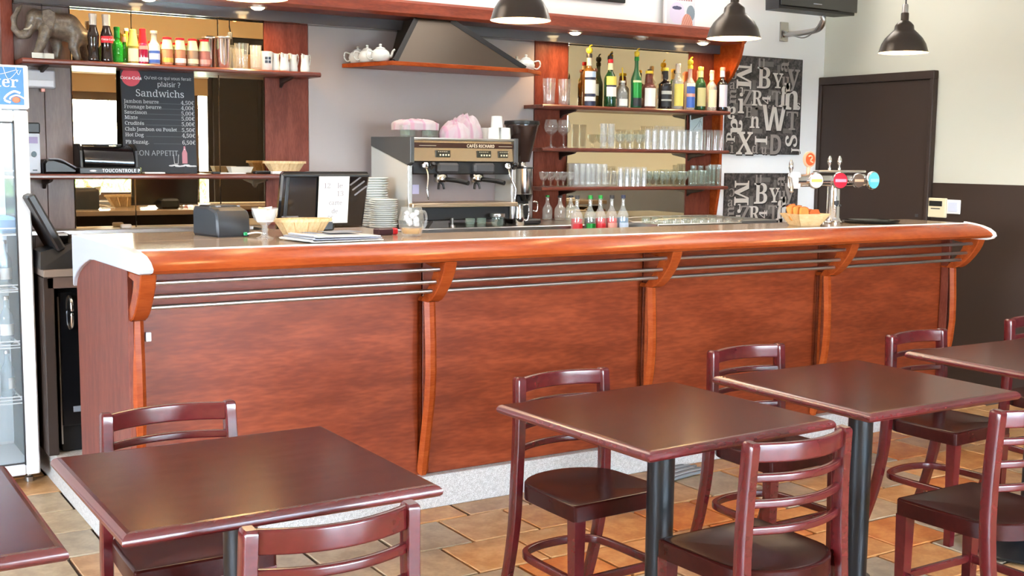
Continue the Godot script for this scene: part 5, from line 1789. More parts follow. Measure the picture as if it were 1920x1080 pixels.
	g.lathe([Vector2(0.0, 0.064), Vector2(0.029, 0.065), Vector2(0.022, 0.073), Vector2(0.008, 0.077), Vector2(0.006, 0.081), Vector2(0.009, 0.087), Vector2(0.006, 0.092), Vector2(0.0, 0.093)], 20)
	part("lid", g, mats.china, pot)
	g = Geo.new()
	g.tube(smooth_path([Vector3(0.04, 0.022, 0), Vector3(0.062, 0.03, 0), Vector3(0.072, 0.055, 0), Vector3(0.084, 0.068, 0)], 5), 0.009, 10, false, [1.2, 1.15, 1.1, 1.05, 1, 0.95, 0.9, 0.85, 0.8, 0.75, 0.7, 0.68, 0.66, 0.64, 0.62, 0.6])
	part("spout", g, mats.china, pot)
	g = Geo.new()
	g.tube(smooth_path([Vector3(-0.045, 0.05, 0), Vector3(-0.075, 0.055, 0), Vector3(-0.082, 0.03, 0), Vector3(-0.065, 0.01, 0), Vector3(-0.046, 0.015, 0)], 5), 0.0042, 8)
	part("handle", g, mats.china, pot)
	again(pot, "white porcelain teapot in the middle of the three left of the hood", Vector3(2.728, 1.9675, -5.79), 0.08)
	again(pot, "white porcelain teapot at the row's left end by the wall, round handle showing", Vector3(2.722, 1.9675, -5.895), 0.0)
	again(pot, "white porcelain teapot on the hood rim's right end", Vector3(3.705, 1.9675, -5.735), 2.5)
	again(pot, "white porcelain teapot behind the right one, mostly hidden by the hood", Vector3(3.725, 1.9675, -5.865), 2.6)


# a cloth heap: a dome of folds lying on what is under it
func cloth(label: String, at: Vector3, rx: float, h: float, rz: float, sd: int, peak: float) -> void:
	var n := FastNoiseLite.new()
	n.seed = sd
	n.frequency = 9.0
	var g := Geo.new()
	var a := PackedVector3Array()
	var ids := PackedInt32Array()
	var p := func(i: int, j: int) -> Vector3:
		var u := TAU * i / 40.0
		var v := j / 14.0
		var rr := sin(v * PI / 2) * (1.0 + 0.13 * n.get_noise_2d(cos(u) * 0.3 + v * 0.1, sin(u) * 0.3) + 0.03 * sin(3 * u + sd))
		var x := rx * rr * cos(u)
		var z := rz * rr * sin(u)
		var y: float = h * pow(maxf(cos(v * PI / 2), 0.0), lerpf(0.45, 0.8, peak)) * (1.0 + 0.32 * n.get_noise_2d(x * 3.0, z * 3.0)) + 0.003 * sin(5 * u + v * 4)
		if j == 14:
			y = 0.0
		return Vector3(x, y if peak > 0.5 or j < 14 else -0.02, z)
	for j in 14:
		for i in 40:
			var k := (i + 1) % 40
			a.append_array([p.call(i, j), p.call(k, j), p.call(k, j + 1), p.call(i, j), p.call(k, j + 1), p.call(i, j + 1)])
			ids.append_array([1, 1])
	g.put(a, ids)
	var m := mat("pink_cloth", Color.WHITE, 0.9)
	if m.albedo_texture == null:
		var im := Image.create(128, 16, false, Image.FORMAT_RGB8)
		for x in 128:
			var u := fmod(x / 128.0 * 4.0, 1.0)
			var c := rgb(178, 168, 172) if u < 0.5 else rgb(182, 122, 148) if u < 0.57 else rgb(174, 156, 164) if u < 0.88 else rgb(172, 134, 152)
			for y in 16:
				im.set_pixel(x, y, c)
		m.albedo_texture = ImageTexture.create_from_image(im)
		m.uv1_triplanar = true
		m.uv1_scale = Vector3(1.7, 1.7, 1.7)
		m.rim_enabled = true
		m.rim = 0.3
	tag(part("pink_cloth", g, m, self, at), label, "cloth", "pink cloths on the coffee machine")


# ---------------------------------------------------------------- things on the bar
func on_the_bar() -> void:
	var y := 1.1405
	var t := thing("receipt_printer", "black receipt printer with green plug at its side, on the bar", "printer", Vector3(1.555, y, -4.70), "", 0.16)
	var g := Geo.new()
	g.extrude(zy([[-0.11, 0.0], [0.10, 0.0], [0.105, 0.01], [0.10, 0.085], [0.085, 0.105], [0.03, 0.118], [-0.10, 0.118], [-0.11, 0.1]]), 0.15, across(0), 0.008)
	part("case", g, mat("printer_grey", rgb(40, 44, 50), 0.4), t)
	g = Geo.new()
	g.box(Vector3(0.125, 0.012, 0.1), Vector3(0, 0.119, -0.03), 0.005)
	part("lid", g, mats.black, t)
	g = Geo.new()
	g.box(Vector3(0.02, 0.006, 0.02), Vector3(-0.045, 0.122, 0.055), 0.002)
	g.box(Vector3(0.012, 0.006, 0.012), Vector3(0.05, 0.122, 0.05), 0.002)
	part("buttons", g, mats.badge_grey, t)
	g = Geo.new()
	g.box(Vector3(0.016, 0.014, 0.012), Vector3(0.046, 0.011, 0.113), 0.003)
	part("plug", g, mat("plug_green", rgb(20, 150, 96), 0.4), t)
	g = Geo.new()
	g.tube(smooth_path([Vector3(0.054, 0.011, 0.115), Vector3(0.085, 0.016, 0.125), Vector3(0.12, 0.012, 0.118), Vector3(0.15, 0.004, 0.08), Vector3(0.17, 0.0035, 0.02)], 6), 0.0032, 8)
	part("white_cable", g, mats.white, t)
	# sundae glass with a paper napkin in it
	t = thing("sundae_glass", "stemmed sundae glass holding crumpled white and orange napkins", "glass", Vector3(1.655, y, -4.47))
	g = Geo.new()
	g.lathe([Vector2(0.0, 0.004), Vector2(0.034, 0.0), Vector2(0.034, 0.003), Vector2(0.014, 0.012), Vector2(0.010, 0.025), Vector2(0.014, 0.034), Vector2(0.009, 0.046), Vector2(0.02, 0.058), Vector2(0.042, 0.075), Vector2(0.050, 0.095), Vector2(0.053, 0.122), Vector2(0.0515, 0.122), Vector2(0.0485, 0.095), Vector2(0.04, 0.077), Vector2(0.0, 0.06)], 22)
	part("glass", g, mats.frosted, t)
	g = Geo.new()
	for k in 5:
		var u := TAU * k / 5 + 0.4
		g.hexa([Vector3(-0.02, 0.066, -0.002), Vector3(0.02, 0.066, -0.002), Vector3(0.02, 0.066, 0.004), Vector3(-0.02, 0.066, 0.004), Vector3(-0.034, 0.112 + 0.007 * (k % 3), 0.012), Vector3(0.026, 0.118 - 0.006 * (k % 2), 0.010), Vector3(0.026, 0.118 - 0.006 * (k % 2), 0.016), Vector3(-0.034, 0.112 + 0.007 * (k % 3), 0.018)], turned(Vector3.UP, u, Vector3(0.022 * sin(u), 0, 0.022 * cos(u))))
	part("white_napkins", g, mats.paper, t)
	g = Geo.new()
	g.hexa([Vector3(-0.03, 0.085, 0.0), Vector3(0.035, 0.08, 0.0), Vector3(0.035, 0.08, 0.01), Vector3(-0.03, 0.085, 0.01), Vector3(-0.032, 0.128, 0.018), Vector3(0.03, 0.113, 0.02), Vector3(0.03, 0.113, 0.026), Vector3(-0.032, 0.128, 0.024)])
	part("orange_napkin", g, mat("napkin_orange", rgb(232, 176, 130), 0.8), t)
	# oval basket
	t = thing("oval_basket", "empty oval light wood basket behind the folded newspaper", "basket", Vector3(1.835, y, -4.52))
	oval_basket(t, 0.125, 0.07, 0.07)
	# newspapers
	t = thing("newspaper", "folded grey and white newspaper lying on the bar before the basket", "newspaper", Vector3(1.86, y, -4.28), "", 0.14)
	for k in 3:
		g = Geo.new()
		var hx := 0.165 - 0.008 * k
		var path := PackedVector3Array()
		path.append_array([Vector3(hx, 0.0035 + 0.0075 * k, 0), Vector3(0.0, 0.004 + 0.0085 * k, 0), Vector3(-hx + 0.02, 0.005 + 0.009 * k, 0), Vector3(-hx, 0.0065 + 0.009 * k, 0), Vector3(-hx - 0.003, 0.0085 + 0.009 * k, 0), Vector3(-hx + 0.01, 0.0105 + 0.009 * k, 0)])
		g.sweep(rect(0.24 - 0.02 * k, 0.0045), path, Vector3.UP)
		part("folded_sheet", g, [mats.paper, mat("newsprint", rgb(150, 154, 164), 0.9), mat("newsprint_pale", rgb(186, 190, 198), 0.9)][k], t, Vector3(0.0, 0, 0.012 * k))
	g = Geo.new()
	g.box(Vector3(0.15, 0.001, 0.10), Vector3(0.05, 0.0312, -0.02), 0.0)
	for k in 6:
		g.box(Vector3(0.05, 0.001, 0.006), Vector3(-0.09, 0.0312, -0.05 + 0.02 * k), 0.0)
	part("printed_columns", g, mat("print_grey", rgb(120, 128, 142), 0.9), t)
	# monitor seen from behind, with a taped note
	t = thing("monitor", "black till monitor seen from behind with a white note taped on", "monitor", Vector3(2.015, y, -4.76))
	var tilt := turned(Vector3.RIGHT, 0.13, Vector3(0.0, 0.015, 0.02))
	g = Geo.new()
	g.extrude(PackedVector2Array([Vector2(-0.205, 0.0), Vector2(0.195, 0.0), Vector2(0.215, 0.235), Vector2(0.205, 0.247), Vector2(-0.182, 0.247), Vector2(-0.192, 0.235)]), 0.035, tilt * pos(0, 0, -0.02), 0.008)
	part("case", g, mats.black_gloss, t)
	g = Geo.new()
	g.box(Vector3(0.4, 0.014, 0.012), Vector3(0.012, 0.233, 0.002), 0.004, tilt)
	g.box(Vector3(0.016, 0.2, 0.006), Vector3(-0.175, 0.125, -0.001), 0.003, tilt * turned(Vector3(0, 0, 1), -0.05))
	part("raised_rim", g, mats.black, t)
	g = Geo.new()
	for k in 5:
		g.box(Vector3(0.075, 0.005, 0.005), Vector3(-0.15 + 0.026 * k, 0.055 - 0.006 * k, 0.0), 0.001, tilt * pos(0, 0, 0) * Transform3D(Basis.IDENTITY, Vector3(0, 0, 0)))
	for k in 3:
		g.box(Vector3(0.07, 0.006, 0.005), Vector3.ZERO, 0.001, tilt * turned(Vector3(0, 0, 1), 0.62, Vector3(0.15 + 0.012 * k, 0.21 - 0.022 * k, 0.0)))
	part("vent_ribs", g, mat("rib_shine", rgb(120, 120, 126), 0.3), t)
	g = Geo.new()
	g.box(Vector3(0.11, 0.06, 0.15), Vector3(0.0, 0.03, -0.04), 0.012)
	part("stand", g, mats.black, t)
	g = Geo.new()
	g.box(Vector3(0.142, 0.205, 0.0012), Vector3(0.042, 0.128, 0.0105), 0.0, tilt)
	var note := part("taped_note", g, mats.paper, t)
	g = Geo.new()
	for q in [["le", 0.03, 0.07, 0.19], ["12", 0.03, 0.01, 0.19], ["13", 0.03, 0.072, 0.155], ["carte", 0.026, 0.052, 0.115], ["de", 0.026, 0.05, 0.078], ["5€", 0.024, 0.03, 0.048]]:
		g.text(q[0], q[1], tilt * pos(q[2], q[3], 0.0115), "Droid Serif", true, 0, 0.0004)
	part("handwriting", g, mat("ink_grey", rgb(120, 122, 130), 0.9), note)
	# small dark tin, red stand, glass mug
	t = thing("tape_dispenser", "low dark and red oblong box beside the glass mug", "box", Vector3(2.185, y, -4.46), "", 0.25)
	g = Geo.new()
	g.box(Vector3(0.085, 0.03, 0.04), Vector3(-0.014, 0.0155, 0), 0.006)
	part("dark_case", g, mat("tin_dark", rgb(52, 26, 32), 0.35), t)
	g = Geo.new()
	g.box(Vector3(0.028, 0.028, 0.038), Vector3(0.042, 0.0145, 0), 0.006)
	part("red_end", g, mat("tin_red", rgb(206, 24, 44), 0.35), t)
	t = thing("glass_mug", "round glass mug with handle, ice and a little amber drink", "mug", Vector3(2.255, y, -4.36))
	g = Geo.new()
	g.lathe([Vector2(0.0, 0.002), Vector2(0.034, 0.0), Vector2(0.04, 0.005), Vector2(0.053, 0.04), Vector2(0.055, 0.065), Vector2(0.048, 0.1), Vector2(0.042, 0.122), Vector2(0.0405, 0.122), Vector2(0.046, 0.1), Vector2(0.0525, 0.065), Vector2(0.05, 0.04), Vector2(0.037, 0.009), Vector2(0.0, 0.007)], 28)
	part("glass", g, mats.clear, t)
	g = Geo.new()
	g.lathe([Vector2(0.0, 0.01), Vector2(0.037, 0.011), Vector2(0.045, 0.035), Vector2(0.0, 0.035)], 24)
	part("drink", g, pane("amber_drink", rgb(206, 150, 60), 0.55, 0.05), t)
	g = Geo.new()
	for k in 9:
		var u := k * 2.4
		g.box(Vector3(0.022, 0.02, 0.02), Vector3.ZERO, 0.004, Transform3D(Basis.from_euler(Vector3(k, u, k * 0.7)), Vector3(0.023 * cos(u), 0.05 + 0.0062 * k, 0.023 * sin(u))))
	part("ice", g, pane("ice", rgb(226, 234, 244), 0.5, 0.08), t)
	g = Geo.new()
	g.tube(smooth_path([Vector3(0.046, 0.1, 0), Vector3(0.078, 0.098, 0), Vector3(0.088, 0.066, 0), Vector3(0.075, 0.034, 0), Vector3(0.05, 0.03, 0)], 6), 0.006, 10, false, [], turned(Vector3.UP, 0.3))
	part("handle", g, mats.frosted, t)
	# bread basket
	t = thing("bread_basket", "wooden bread basket with slanting sides filled with toasted slices", "basket", Vector3(4.475, y, -4.27), "", -0.12)
	g = Geo.new()
	var a := 0.062
	var b := 0.105
	var d := 0.045
	var e := 0.075
	var th := 0.004
	for s in [-1.0, 1.0]:
		g.hexa([Vector3(-a, 0, d * s), Vector3(a, 0, d * s), Vector3(a, 0, (d - th) * s), Vector3(-a, 0, (d - th) * s), Vector3(-b, 0.062, e * s), Vector3(b, 0.062, e * s), Vector3(b, 0.062, (e - th) * s), Vector3(-b, 0.062, (e - th) * s)])
		g.hexa([Vector3(a * s, 0, -d), Vector3(a * s, 0, d), Vector3((a - th) * s, 0, d), Vector3((a - th) * s, 0, -d), Vector3(b * s, 0.062, -e), Vector3(b * s, 0.062, e), Vector3((b - th) * s, 0.062, e), Vector3((b - th) * s, 0.062, -e)])
	g.box(Vector3(2 * a, th, 2 * d), Vector3(0, th / 2, 0), 0.0)
	part("basket", g, grained("pale_wood", rgb(206, 170, 118), rgb(228, 198, 150), Vector3(3, 12, 6), 0.6, 0.0, 61), t)
	for k in 6:
		var s := thing("toast_slice", "%s toasted bread slice from the left in the bread basket" % nth(k), "bread", Vector3(4.475 + [-0.066, -0.052, -0.036, 0.016, 0.03, 0.046][k], y + [0.03, 0.024, 0.018, 0.016, 0.013, 0.012][k], -4.27 + [-0.02, 0.005, 0.026, -0.018, 0.002, 0.022][k]), "toasted slices in the bread basket", 0.35)
		g = Geo.new()
		var turn := turned(Vector3(0, 1, 0), -0.55 + 0.12 * (k % 3), Vector3(0, 0.036, 0)) * turned(Vector3(1, 0, 0), -0.30 + 0.09 * (k % 3)) * turned(Vector3(0, 0, 1), [0.22, 0.05, -0.15, 0.02, -0.06, 0.08][k])
		var wide: float = 0.062 if k < 3 else 0.078
		var high: float = 0.085 if k < 3 else 0.066
		g.extrude(rect(wide, high, 0.022), 0.013, turn, 0.003)
		part("slice", g, mat("toast_%d" % (k / 3), [rgb(206, 132, 60), rgb(196, 88, 32)][k / 3], 0.75), s)
		g = Geo.new()
		g.sweep(rect(0.015, 0.004), smooth_path([Vector3(-wide * 0.4, high / 2 - 0.004, 0), Vector3(0, high / 2, 0), Vector3(wide * 0.4, high / 2 - 0.004, 0)], 3), Vector3.UP, false, [], turn)
		part("crust", g, mat("crust", rgb(176, 92, 40), 0.8), s)
	beer_tap(Vector3(4.80, y, -4.38))
	t = thing("bar_tray", "flat round black tray behind the right end of the bar's edge", "tray", Vector3(5.02, y, -4.31))
	g = Geo.new()
	g.lathe([Vector2(0.0, 0.0), Vector2(0.12, 0.0), Vector2(0.14, 0.004), Vector2(0.155, 0.014), Vector2(0.152, 0.015), Vector2(0.135, 0.007), Vector2(0.0, 0.004)], 40)
	part("tray_dish", g, mats.black_gloss, t)


func oval_basket(t: Node3D, rx: float, rz: float, h: float) -> void:
	var wood := grained("basket_wood", rgb(190, 158, 112), rgb(222, 196, 152), Vector3(14, 5, 14), 0.65, 0.0, 63)
	for k in 12:
		var g := Geo.new()
		var u0 := TAU * k / 12 + 0.02
		var u1 := TAU * (k + 1) / 12 - 0.02
		var p := func(u: float, y: float, out: float) -> Vector3: return Vector3((rx * lerpf(0.62, 1.0, y / h) + out) * cos(u), y + 0.004 * sin(3 * u) * y / h, (rz * lerpf(0.62, 1.0, y / h) + out) * sin(u))
		g.hexa([p.call(u0, 0.002, 0), p.call(u1, 0.002, 0), p.call(u1, 0.002, -0.004), p.call(u0, 0.002, -0.004), p.call(u0, h, 0.0), p.call(u1, h, 0.0), p.call(u1, h, -0.004), p.call(u0, h, -0.004)])
		part("splint", g, wood, t)
	var g := Geo.new()
	g.lathe([Vector2(0.0, 0.0), Vector2(1.0, 0.0), Vector2(1.0, 0.004), Vector2(0.0, 0.004)], 24, Transform3D(Basis.from_scale(Vector3(rx * 0.63, 1, rz * 0.63))))
	part("bottom", g, wood, t)
	g = Geo.new()
	var ring := PackedVector3Array()
	for k in 36:
		ring.append(Vector3(rx * 0.985 * cos(TAU * k / 36), h * 0.97, rz * 0.985 * sin(TAU * k / 36)))
	g.sweep(rect(0.007, 0.012), ring, Vector3.UP, true)
	part("rim_band", g, wood, t)


func beer_tap(at: Vector3) -> void:
	var t := thing("beer_tap", "chrome T shaped beer tap tower with five coloured badges", "beer tap", at)
	var g := Geo.new()
	g.lathe([Vector2(0.0, 0.0), Vector2(0.055, 0.0), Vector2(0.055, 0.006), Vector2(0.042, 0.014), Vector2(0.036, 0.03), Vector2(0.035, 0.21), Vector2(0.0, 0.21)], 32)
	part("column", g, mats.chrome, t)
	g = Geo.new()
	g.tube(PackedVector3Array([Vector3(-0.30, 0.228, 0), Vector3(0.22, 0.228, 0)]), 0.034, 24)
	part("crossbar", g, mats.chrome, t)
	g = Geo.new()
	g.box(Vector3(0.36, 0.012, 0.05), Vector3(0.04, 0.275, 0.0), 0.004)
	part("top_plate", g, mats.brushed, t)
	g = Geo.new()
	for k in 2:
		g.box(Vector3(0.012, 0.022, 0.012), Vector3(-0.02 + 0.016 * k, 0.15 - 0.04, 0.034), 0.002)
		g.lathe([Vector2(0.0, 0.0), Vector2(0.006, 0.0), Vector2(0.006, 0.004), Vector2(0.0, 0.005)], 10, turned(Vector3.RIGHT, PI / 2, Vector3(-0.012 + 0.026 * k, 0.095, 0.0345)))
	part("screws", g, mats.dark_grey, t)
	# badges: x, tilt, radius, colour, second colour
	for q in [[-0.185, -0.3, 0.041, rgb(236, 232, 214), rgb(214, 206, 96)], [-0.005, -0.3, 0.043, rgb(206, 26, 52), rgb(240, 150, 170)], [0.135, -0.25, 0.037, rgb(96, 78, 66), rgb(222, 170, 140)], [0.245, 0.05, 0.047, rgb(104, 206, 234), rgb(170, 228, 244)]]:
		var xf: Transform3D = turned(Vector3.UP, q[1], Vector3(q[0], 0.228, 0.03))
		g = Geo.new()
		g.lathe([Vector2(0.0, 0.0), Vector2(q[2] * 0.8, 0.0), Vector2(q[2] * 1.06, 0.012), Vector2(q[2] * 1.06, 0.022), Vector2(q[2], 0.026), Vector2(0.0, 0.026)], 26, xf * turned(Vector3.RIGHT, PI / 2))
		var bd := part("badge_holder", g, mats.chrome, t)
		g = Geo.new()
		g.lathe([Vector2(0.0, 0.0), Vector2(q[2] * 0.93, 0.0), Vector2(q[2] * 0.93, 0.002), Vector2(0.0, 0.004)], 26, xf * turned(Vector3.RIGHT, PI / 2, Vector3(0, 0, 0.026)))
		part("badge_face", g, mat("badge_%d" % int(q[0] * 1000), q[3], 0.3), bd)
		g = Geo.new()
		g.box(Vector3(q[2] * 1.5, q[2] * 0.36, 0.001), Vector3(0, 0.0, 0.0308), 0.0, xf)
		part("badge_stripe", g, mat("stripe_%d" % int(q[0] * 1000), q[4], 0.4), bd)
	# white block at the left end, tall round badge, four levers
	g = Geo.new()
	g.box(Vector3(0.055, 0.085, 0.06), Vector3(-0.298, 0.228, 0.0), 0.012)
	part("end_block", g, mat("block_white", rgb(244, 246, 250), 0.15), t)
	g = Geo.new()
	g.lathe([Vector2(0.0, 0.0), Vector2(0.041, 0.0), Vector2(0.041, 0.012), Vector2(0.0, 0.014)], 26, turned(Vector3.RIGHT, PI / 2, Vector3(-0.2, 0.338, 0.0)))
	g.tube(PackedVector3Array([Vector3(-0.2, 0.26, 0.0), Vector3(-0.2, 0.31, 0.004)]), 0.01, 10)
	var m := part("tall_badge", g, mat("badge_gold", rgb(216, 170, 140), 0.35), t)
	g = Geo.new()
	g.lathe([Vector2(0.0, 0.0), Vector2(0.033, 0.0), Vector2(0.033, 0.001), Vector2(0.0, 0.002)], 24, turned(Vector3.RIGHT, PI / 2, Vector3(-0.2, 0.338, 0.0135)))
	part("badge_face", g, mat("badge_orange", rgb(206, 84, 36), 0.4), m)
	g = Geo.new()
	g.tube(smooth_path([Vector3(-0.216, 0.352, 0.0165), Vector3(-0.2, 0.356, 0.0165), Vector3(-0.19, 0.345, 0.0165), Vector3(-0.204, 0.332, 0.0165), Vector3(-0.184, 0.322, 0.0165)], 4), 0.004, 6)
	part("badge_emblem", g, mat("emblem", rgb(244, 190, 160), 0.5), m)
	for q in [[-0.33, 0.245, 0.09], [-0.045, 0.282, 0.075], [0.03, 0.282, 0.075]]:
		g = Geo.new()
		g.lathe([Vector2(0.0, 0.0), Vector2(0.008, 0.0), Vector2(0.006, q[2] * 0.3), Vector2(0.012, q[2] * 0.5), Vector2(0.011, q[2] * 0.8), Vector2(0.004, q[2]), Vector2(0.0, q[2] * 1.02)], 14, pos(q[0], q[1], 0.005))
		part("lever", g, mats.chrome, t)
	g = Geo.new()
	g.tube(smooth_path([Vector3(-0.33, 0.25, 0.0), Vector3(-0.335, 0.2, 0.02), Vector3(-0.345, 0.17, 0.03)], 4), 0.01, 10)
	part("spout", g, mats.chrome, t)


# ---------------------------------------------------------------- lower left shelf: menu board and boxes
func menu_shelf() -> void:
	var y := 1.3725
	var t := thing("menu_board", "black chalk menu board with red badge, sandwich prices in white", "menu board", Vector3(1.642, y, -5.885))
	var w := 0.362
	var h := 0.515
	var lean := turned(Vector3.RIGHT, -0.05)
	var g := Geo.new()
	g.box(Vector3(w, h, 0.012), Vector3(0, h / 2, 0), 0.002, lean)
	part("board", g, mat("slate", rgb(38, 42, 48), 0.7), t)
	var at := func(u: float, v: float) -> Transform3D: return lean * pos((u - 0.5) * w, (1.0 - v) * h, 0.0064)
	g = Geo.new()
	var disc := PackedVector2Array()
	for p in arc(Vector2.ZERO, 0.046, -PI - 0.9, 0.9, 26):
		disc.append(p)
	g.extrude(disc, 0.0012, at.call(0.135, 0.085))
	var badge := part("round_badge", g, mat("badge_red", rgb(206, 60, 74), 0.5), t)
	g = Geo.new()
	g.text("Coca-Cola", 0.021, at.call(0.135, 0.095) * pos(0, 0, 0.0007), "Droid Serif", true, 0, 0.0006, 700)
	part("badge_lettering", g, mats.white, badge)
	var chalk := mat("chalk", rgb(196, 199, 201), 0.95)
	g = Geo.new()
	g.text("Qu'est-ce qui vous ferait", 0.0215, at.call(0.635, 0.085))
	g.text("plaisir ?", 0.034, at.call(0.645, 0.145))
	part("heading", g, chalk, t)
	g = Geo.new()
	g.text("Sandwichs", 0.047, at.call(0.52, 0.235), "Droid Serif", true)
	part("heading", g, chalk, t)
	var lines := [["Jambon beurre", "4,50€", 0.315, 0.40], ["Fromage beurre", "4,00€", 0.366, 0.42], ["Saucisson", "5,00€", 0.418, 0.3], ["Mixte", "5,00€", 0.468, 0.2], ["Crudités", "5,00€", 0.522, 0.28], ["Club Jambon ou Poulet", "5,50€", 0.578, 0.58], ["Hot Dog", "4,50€", 0.632, 0.28], ["Plt Suzaig.", "6,50€", 0.70, 0.38]]
	for q in lines:
		g = Geo.new()
		g.text(q[0], 0.0235, at.call(0.03, q[2]), "Droid Serif", true, -1, 0.0006, 300)
		g.text(q[1], 0.027, at.call(0.985, q[2]), "Droid Serif", true, 1)
		part("menu_line", g, chalk, t)
		g = Geo.new()
		g.box(Vector3((0.80 - q[3] - 0.03) * w, 0.001, 0.0006), Vector3.ZERO, 0.0, at.call((0.80 + q[3] + 0.03) / 2, q[2] + 0.014))
		part("leader_line", g, mat("faint_chalk", rgb(110, 114, 118), 0.95), t)
	g = Geo.new()
	g.text("BON APPETIT", 0.036, at.call(0.44, 0.805), "Droid Sans", true)
	part("closing_line", g, mat("dim_chalk", rgb(150, 154, 158), 0.95), t)
	# drawn bottle and glass at the foot
	g = Geo.new()
	g.extrude(PackedVector2Array([Vector2(-0.013, -0.04), Vector2(0.013, -0.04), Vector2(0.013, 0.012), Vector2(0.005, 0.032), Vector2(0.004, 0.046), Vector2(-0.004, 0.046), Vector2(-0.005, 0.032), Vector2(-0.013, 0.012)]), 0.0008, at.call(0.83, 0.825))
	part("drawn_bottle", g, mat("chalk_pink", rgb(176, 120, 128), 0.95), t)
	g = Geo.new()
	for s in [-1.0, 1.0]:
		g.sweep(rect(0.002, 0.0008), PackedVector3Array([Vector3(0.013 * s, 0.02, 0), Vector3(0.009 * s, -0.026, 0)]), Vector3(0, 0, 1), false, [], at.call(0.71, 0.855))
	g.box(Vector3(0.018, 0.002, 0.0008), Vector3(0, -0.026, 0), 0.0, at.call(0.71, 0.855))
	g.ball(Vector3(0.005, 0.005, 0.0006), Vector3.ZERO, 8, at.call(0.83, 0.765))
	for k in 7:
		g.ball(Vector3(0.014 + 0.004 * (k % 3), 0.004, 0.0006), Vector3(-0.05 + 0.019 * k, 0.003 * sin(k * 2.0), 0), 8, at.call(0.78, 0.925))
	part("drawn_glass", g, chalk, t)
	# square black roller box with white lettering
	t = thing("roller_box", "glossy black box with rounded front and white lettering on its base", "box", Vector3(1.36, y, -5.80))
	g = Geo.new()
	g.extrude(zy([[-0.07, 0.03], [0.055, 0.03], [0.062, 0.05], [0.06, 0.075], [0.045, 0.105], [0.02, 0.125], [-0.01, 0.133], [-0.07, 0.133]]), 0.235, across(0), 0.004)
	part("hood", g, mats.black_gloss, t)
	g = Geo.new()
	g.box(Vector3(0.285, 0.03, 0.145), Vector3(0, 0.0155, 0), 0.004)
	part("base", g, mats.black, t)
	for s in [-1.0, 1.0]:
		g = Geo.new()
		g.extrude(zy([[-0.07, 0.028], [0.06, 0.028], [0.05, 0.11], [0.0, 0.143], [-0.07, 0.143]]), 0.018, across(0.128 * s), 0.004)
		part("cheek", g, mats.black, t)
	g = Geo.new()
	g.box(Vector3(0.13, 0.008, 0.04), Vector3(0.01, 0.138, -0.03), 0.003)
	part("grip", g, mats.dark_grey, t)
	g = Geo.new()
	g.text("TOUCONTROLE P", 0.022, pos(0.05, 0.016, 0.0732), "Droid Sans", false, 0, 0.0006, 700)
	g.ball(Vector3(0.018, 0.005, 0.0006), Vector3(-0.08, 0.015, 0.0732), 10)
	part("lettering", g, mat("letter_grey", rgb(190, 192, 194), 0.5), t)
	# humped black case and tall white bottle
	t = thing("humped_case", "low black humped case beside the roller box", "case", Vector3(1.142, y, -5.83))
	g = Geo.new()
	g.extrude(PackedVector2Array([Vector2(-0.075, 0.0), Vector2(0.075, 0.0), Vector2(0.078, 0.02), Vector2(0.06, 0.032), Vector2(0.02, 0.055), Vector2(-0.03, 0.07), Vector2(-0.062, 0.066), Vector2(-0.075, 0.05)]), 0.13, ID, 0.01)
	part("case_body", g, mats.black, t)
	g = Geo.new()
	g.tube(smooth_path([Vector3(-0.05, 0.069, 0.06), Vector3(0.0, 0.066, 0.062), Vector3(0.05, 0.04, 0.062), Vector3(0.07, 0.028, 0.06)], 5), 0.004, 8)
	part("seam", g, mats.badge_grey, t)
	t = thing("box_bottle", "tall narrow pale blue and white carton with black top", "carton", Vector3(1.03, y, -5.83))
	g = Geo.new()
	g.box(Vector3(0.064, 0.185, 0.05), Vector3(0, 0.0935, 0), 0.004)
	part("carton", g, mat("carton", rgb(206, 214, 226), 0.5), t)
	g = Geo.new()
	g.box(Vector3(0.07, 0.05, 0.054), Vector3(0, 0.211, 0), 0.006)
	g.box(Vector3(0.008, 0.235, 0.054), Vector3(-0.036, 0.118, 0), 0.002)
	part("black_top", g, mats.black, t)
	g = Geo.new()
	g.box(Vector3(0.044, 0.03, 0.001), Vector3(0.0, 0.155, 0.0255), 0.0)
	part("print", g, mat("print_violet", rgb(160, 150, 190), 0.6), t)
	g = Geo.new()
	g.ball(Vector3(0.012, 0.014, 0.001), Vector3(0.004, 0.09, 0.0255), 12)
	g.box(Vector3(0.02, 0.006, 0.001), Vector3(0.006, 0.016, 0.0255), 0.0)
	part("print", g, mat("print_slate", rgb(90, 110, 120), 0.6), t)
	# small things before the board
	t = thing("small_tubes", "small yellow-green tube and white one lying before the menu board", "tubes", Vector3(1.51, y, -5.79))
	g = Geo.new()
	g.tube(PackedVector3Array([Vector3(0.0, 0.001, 0), Vector3(0.002, 0.03, 0)]), 0.008, 10)
	part("tube", g, mat("tube_lime", rgb(206, 216, 120), 0.4), t)
	g = Geo.new()
	g.tube(PackedVector3Array([Vector3(-0.02, 0.001, 0), Vector3(-0.018, 0.034, 0)]), 0.006, 10)
	part("tube", g, mats.white, t)
	t = thing("paper_slip", "white slip of paper lying at the menu board's foot", "paper", Vector3(1.575, y, -5.775))
	g = Geo.new()
	g.box(Vector3(0.1, 0.008, 0.05), Vector3(0, 0.0045, 0), 0.002)
	part("sheet", g, mats.paper, t)
	t = thing("papers", "white sheets under a small grey tray on the lower left shelf", "papers", Vector3(1.97, y, -5.80))
	g = Geo.new()
	g.box(Vector3(0.13, 0.006, 0.09), Vector3(0, 0.0035, 0), 0.001)
	part("sheet", g, mats.paper, t)
	g = Geo.new()
	g.box(Vector3(0.04, 0.012, 0.03), Vector3(-0.085, 0.006, 0.02), 0.003)
	part("dark_clip", g, mats.black, t)
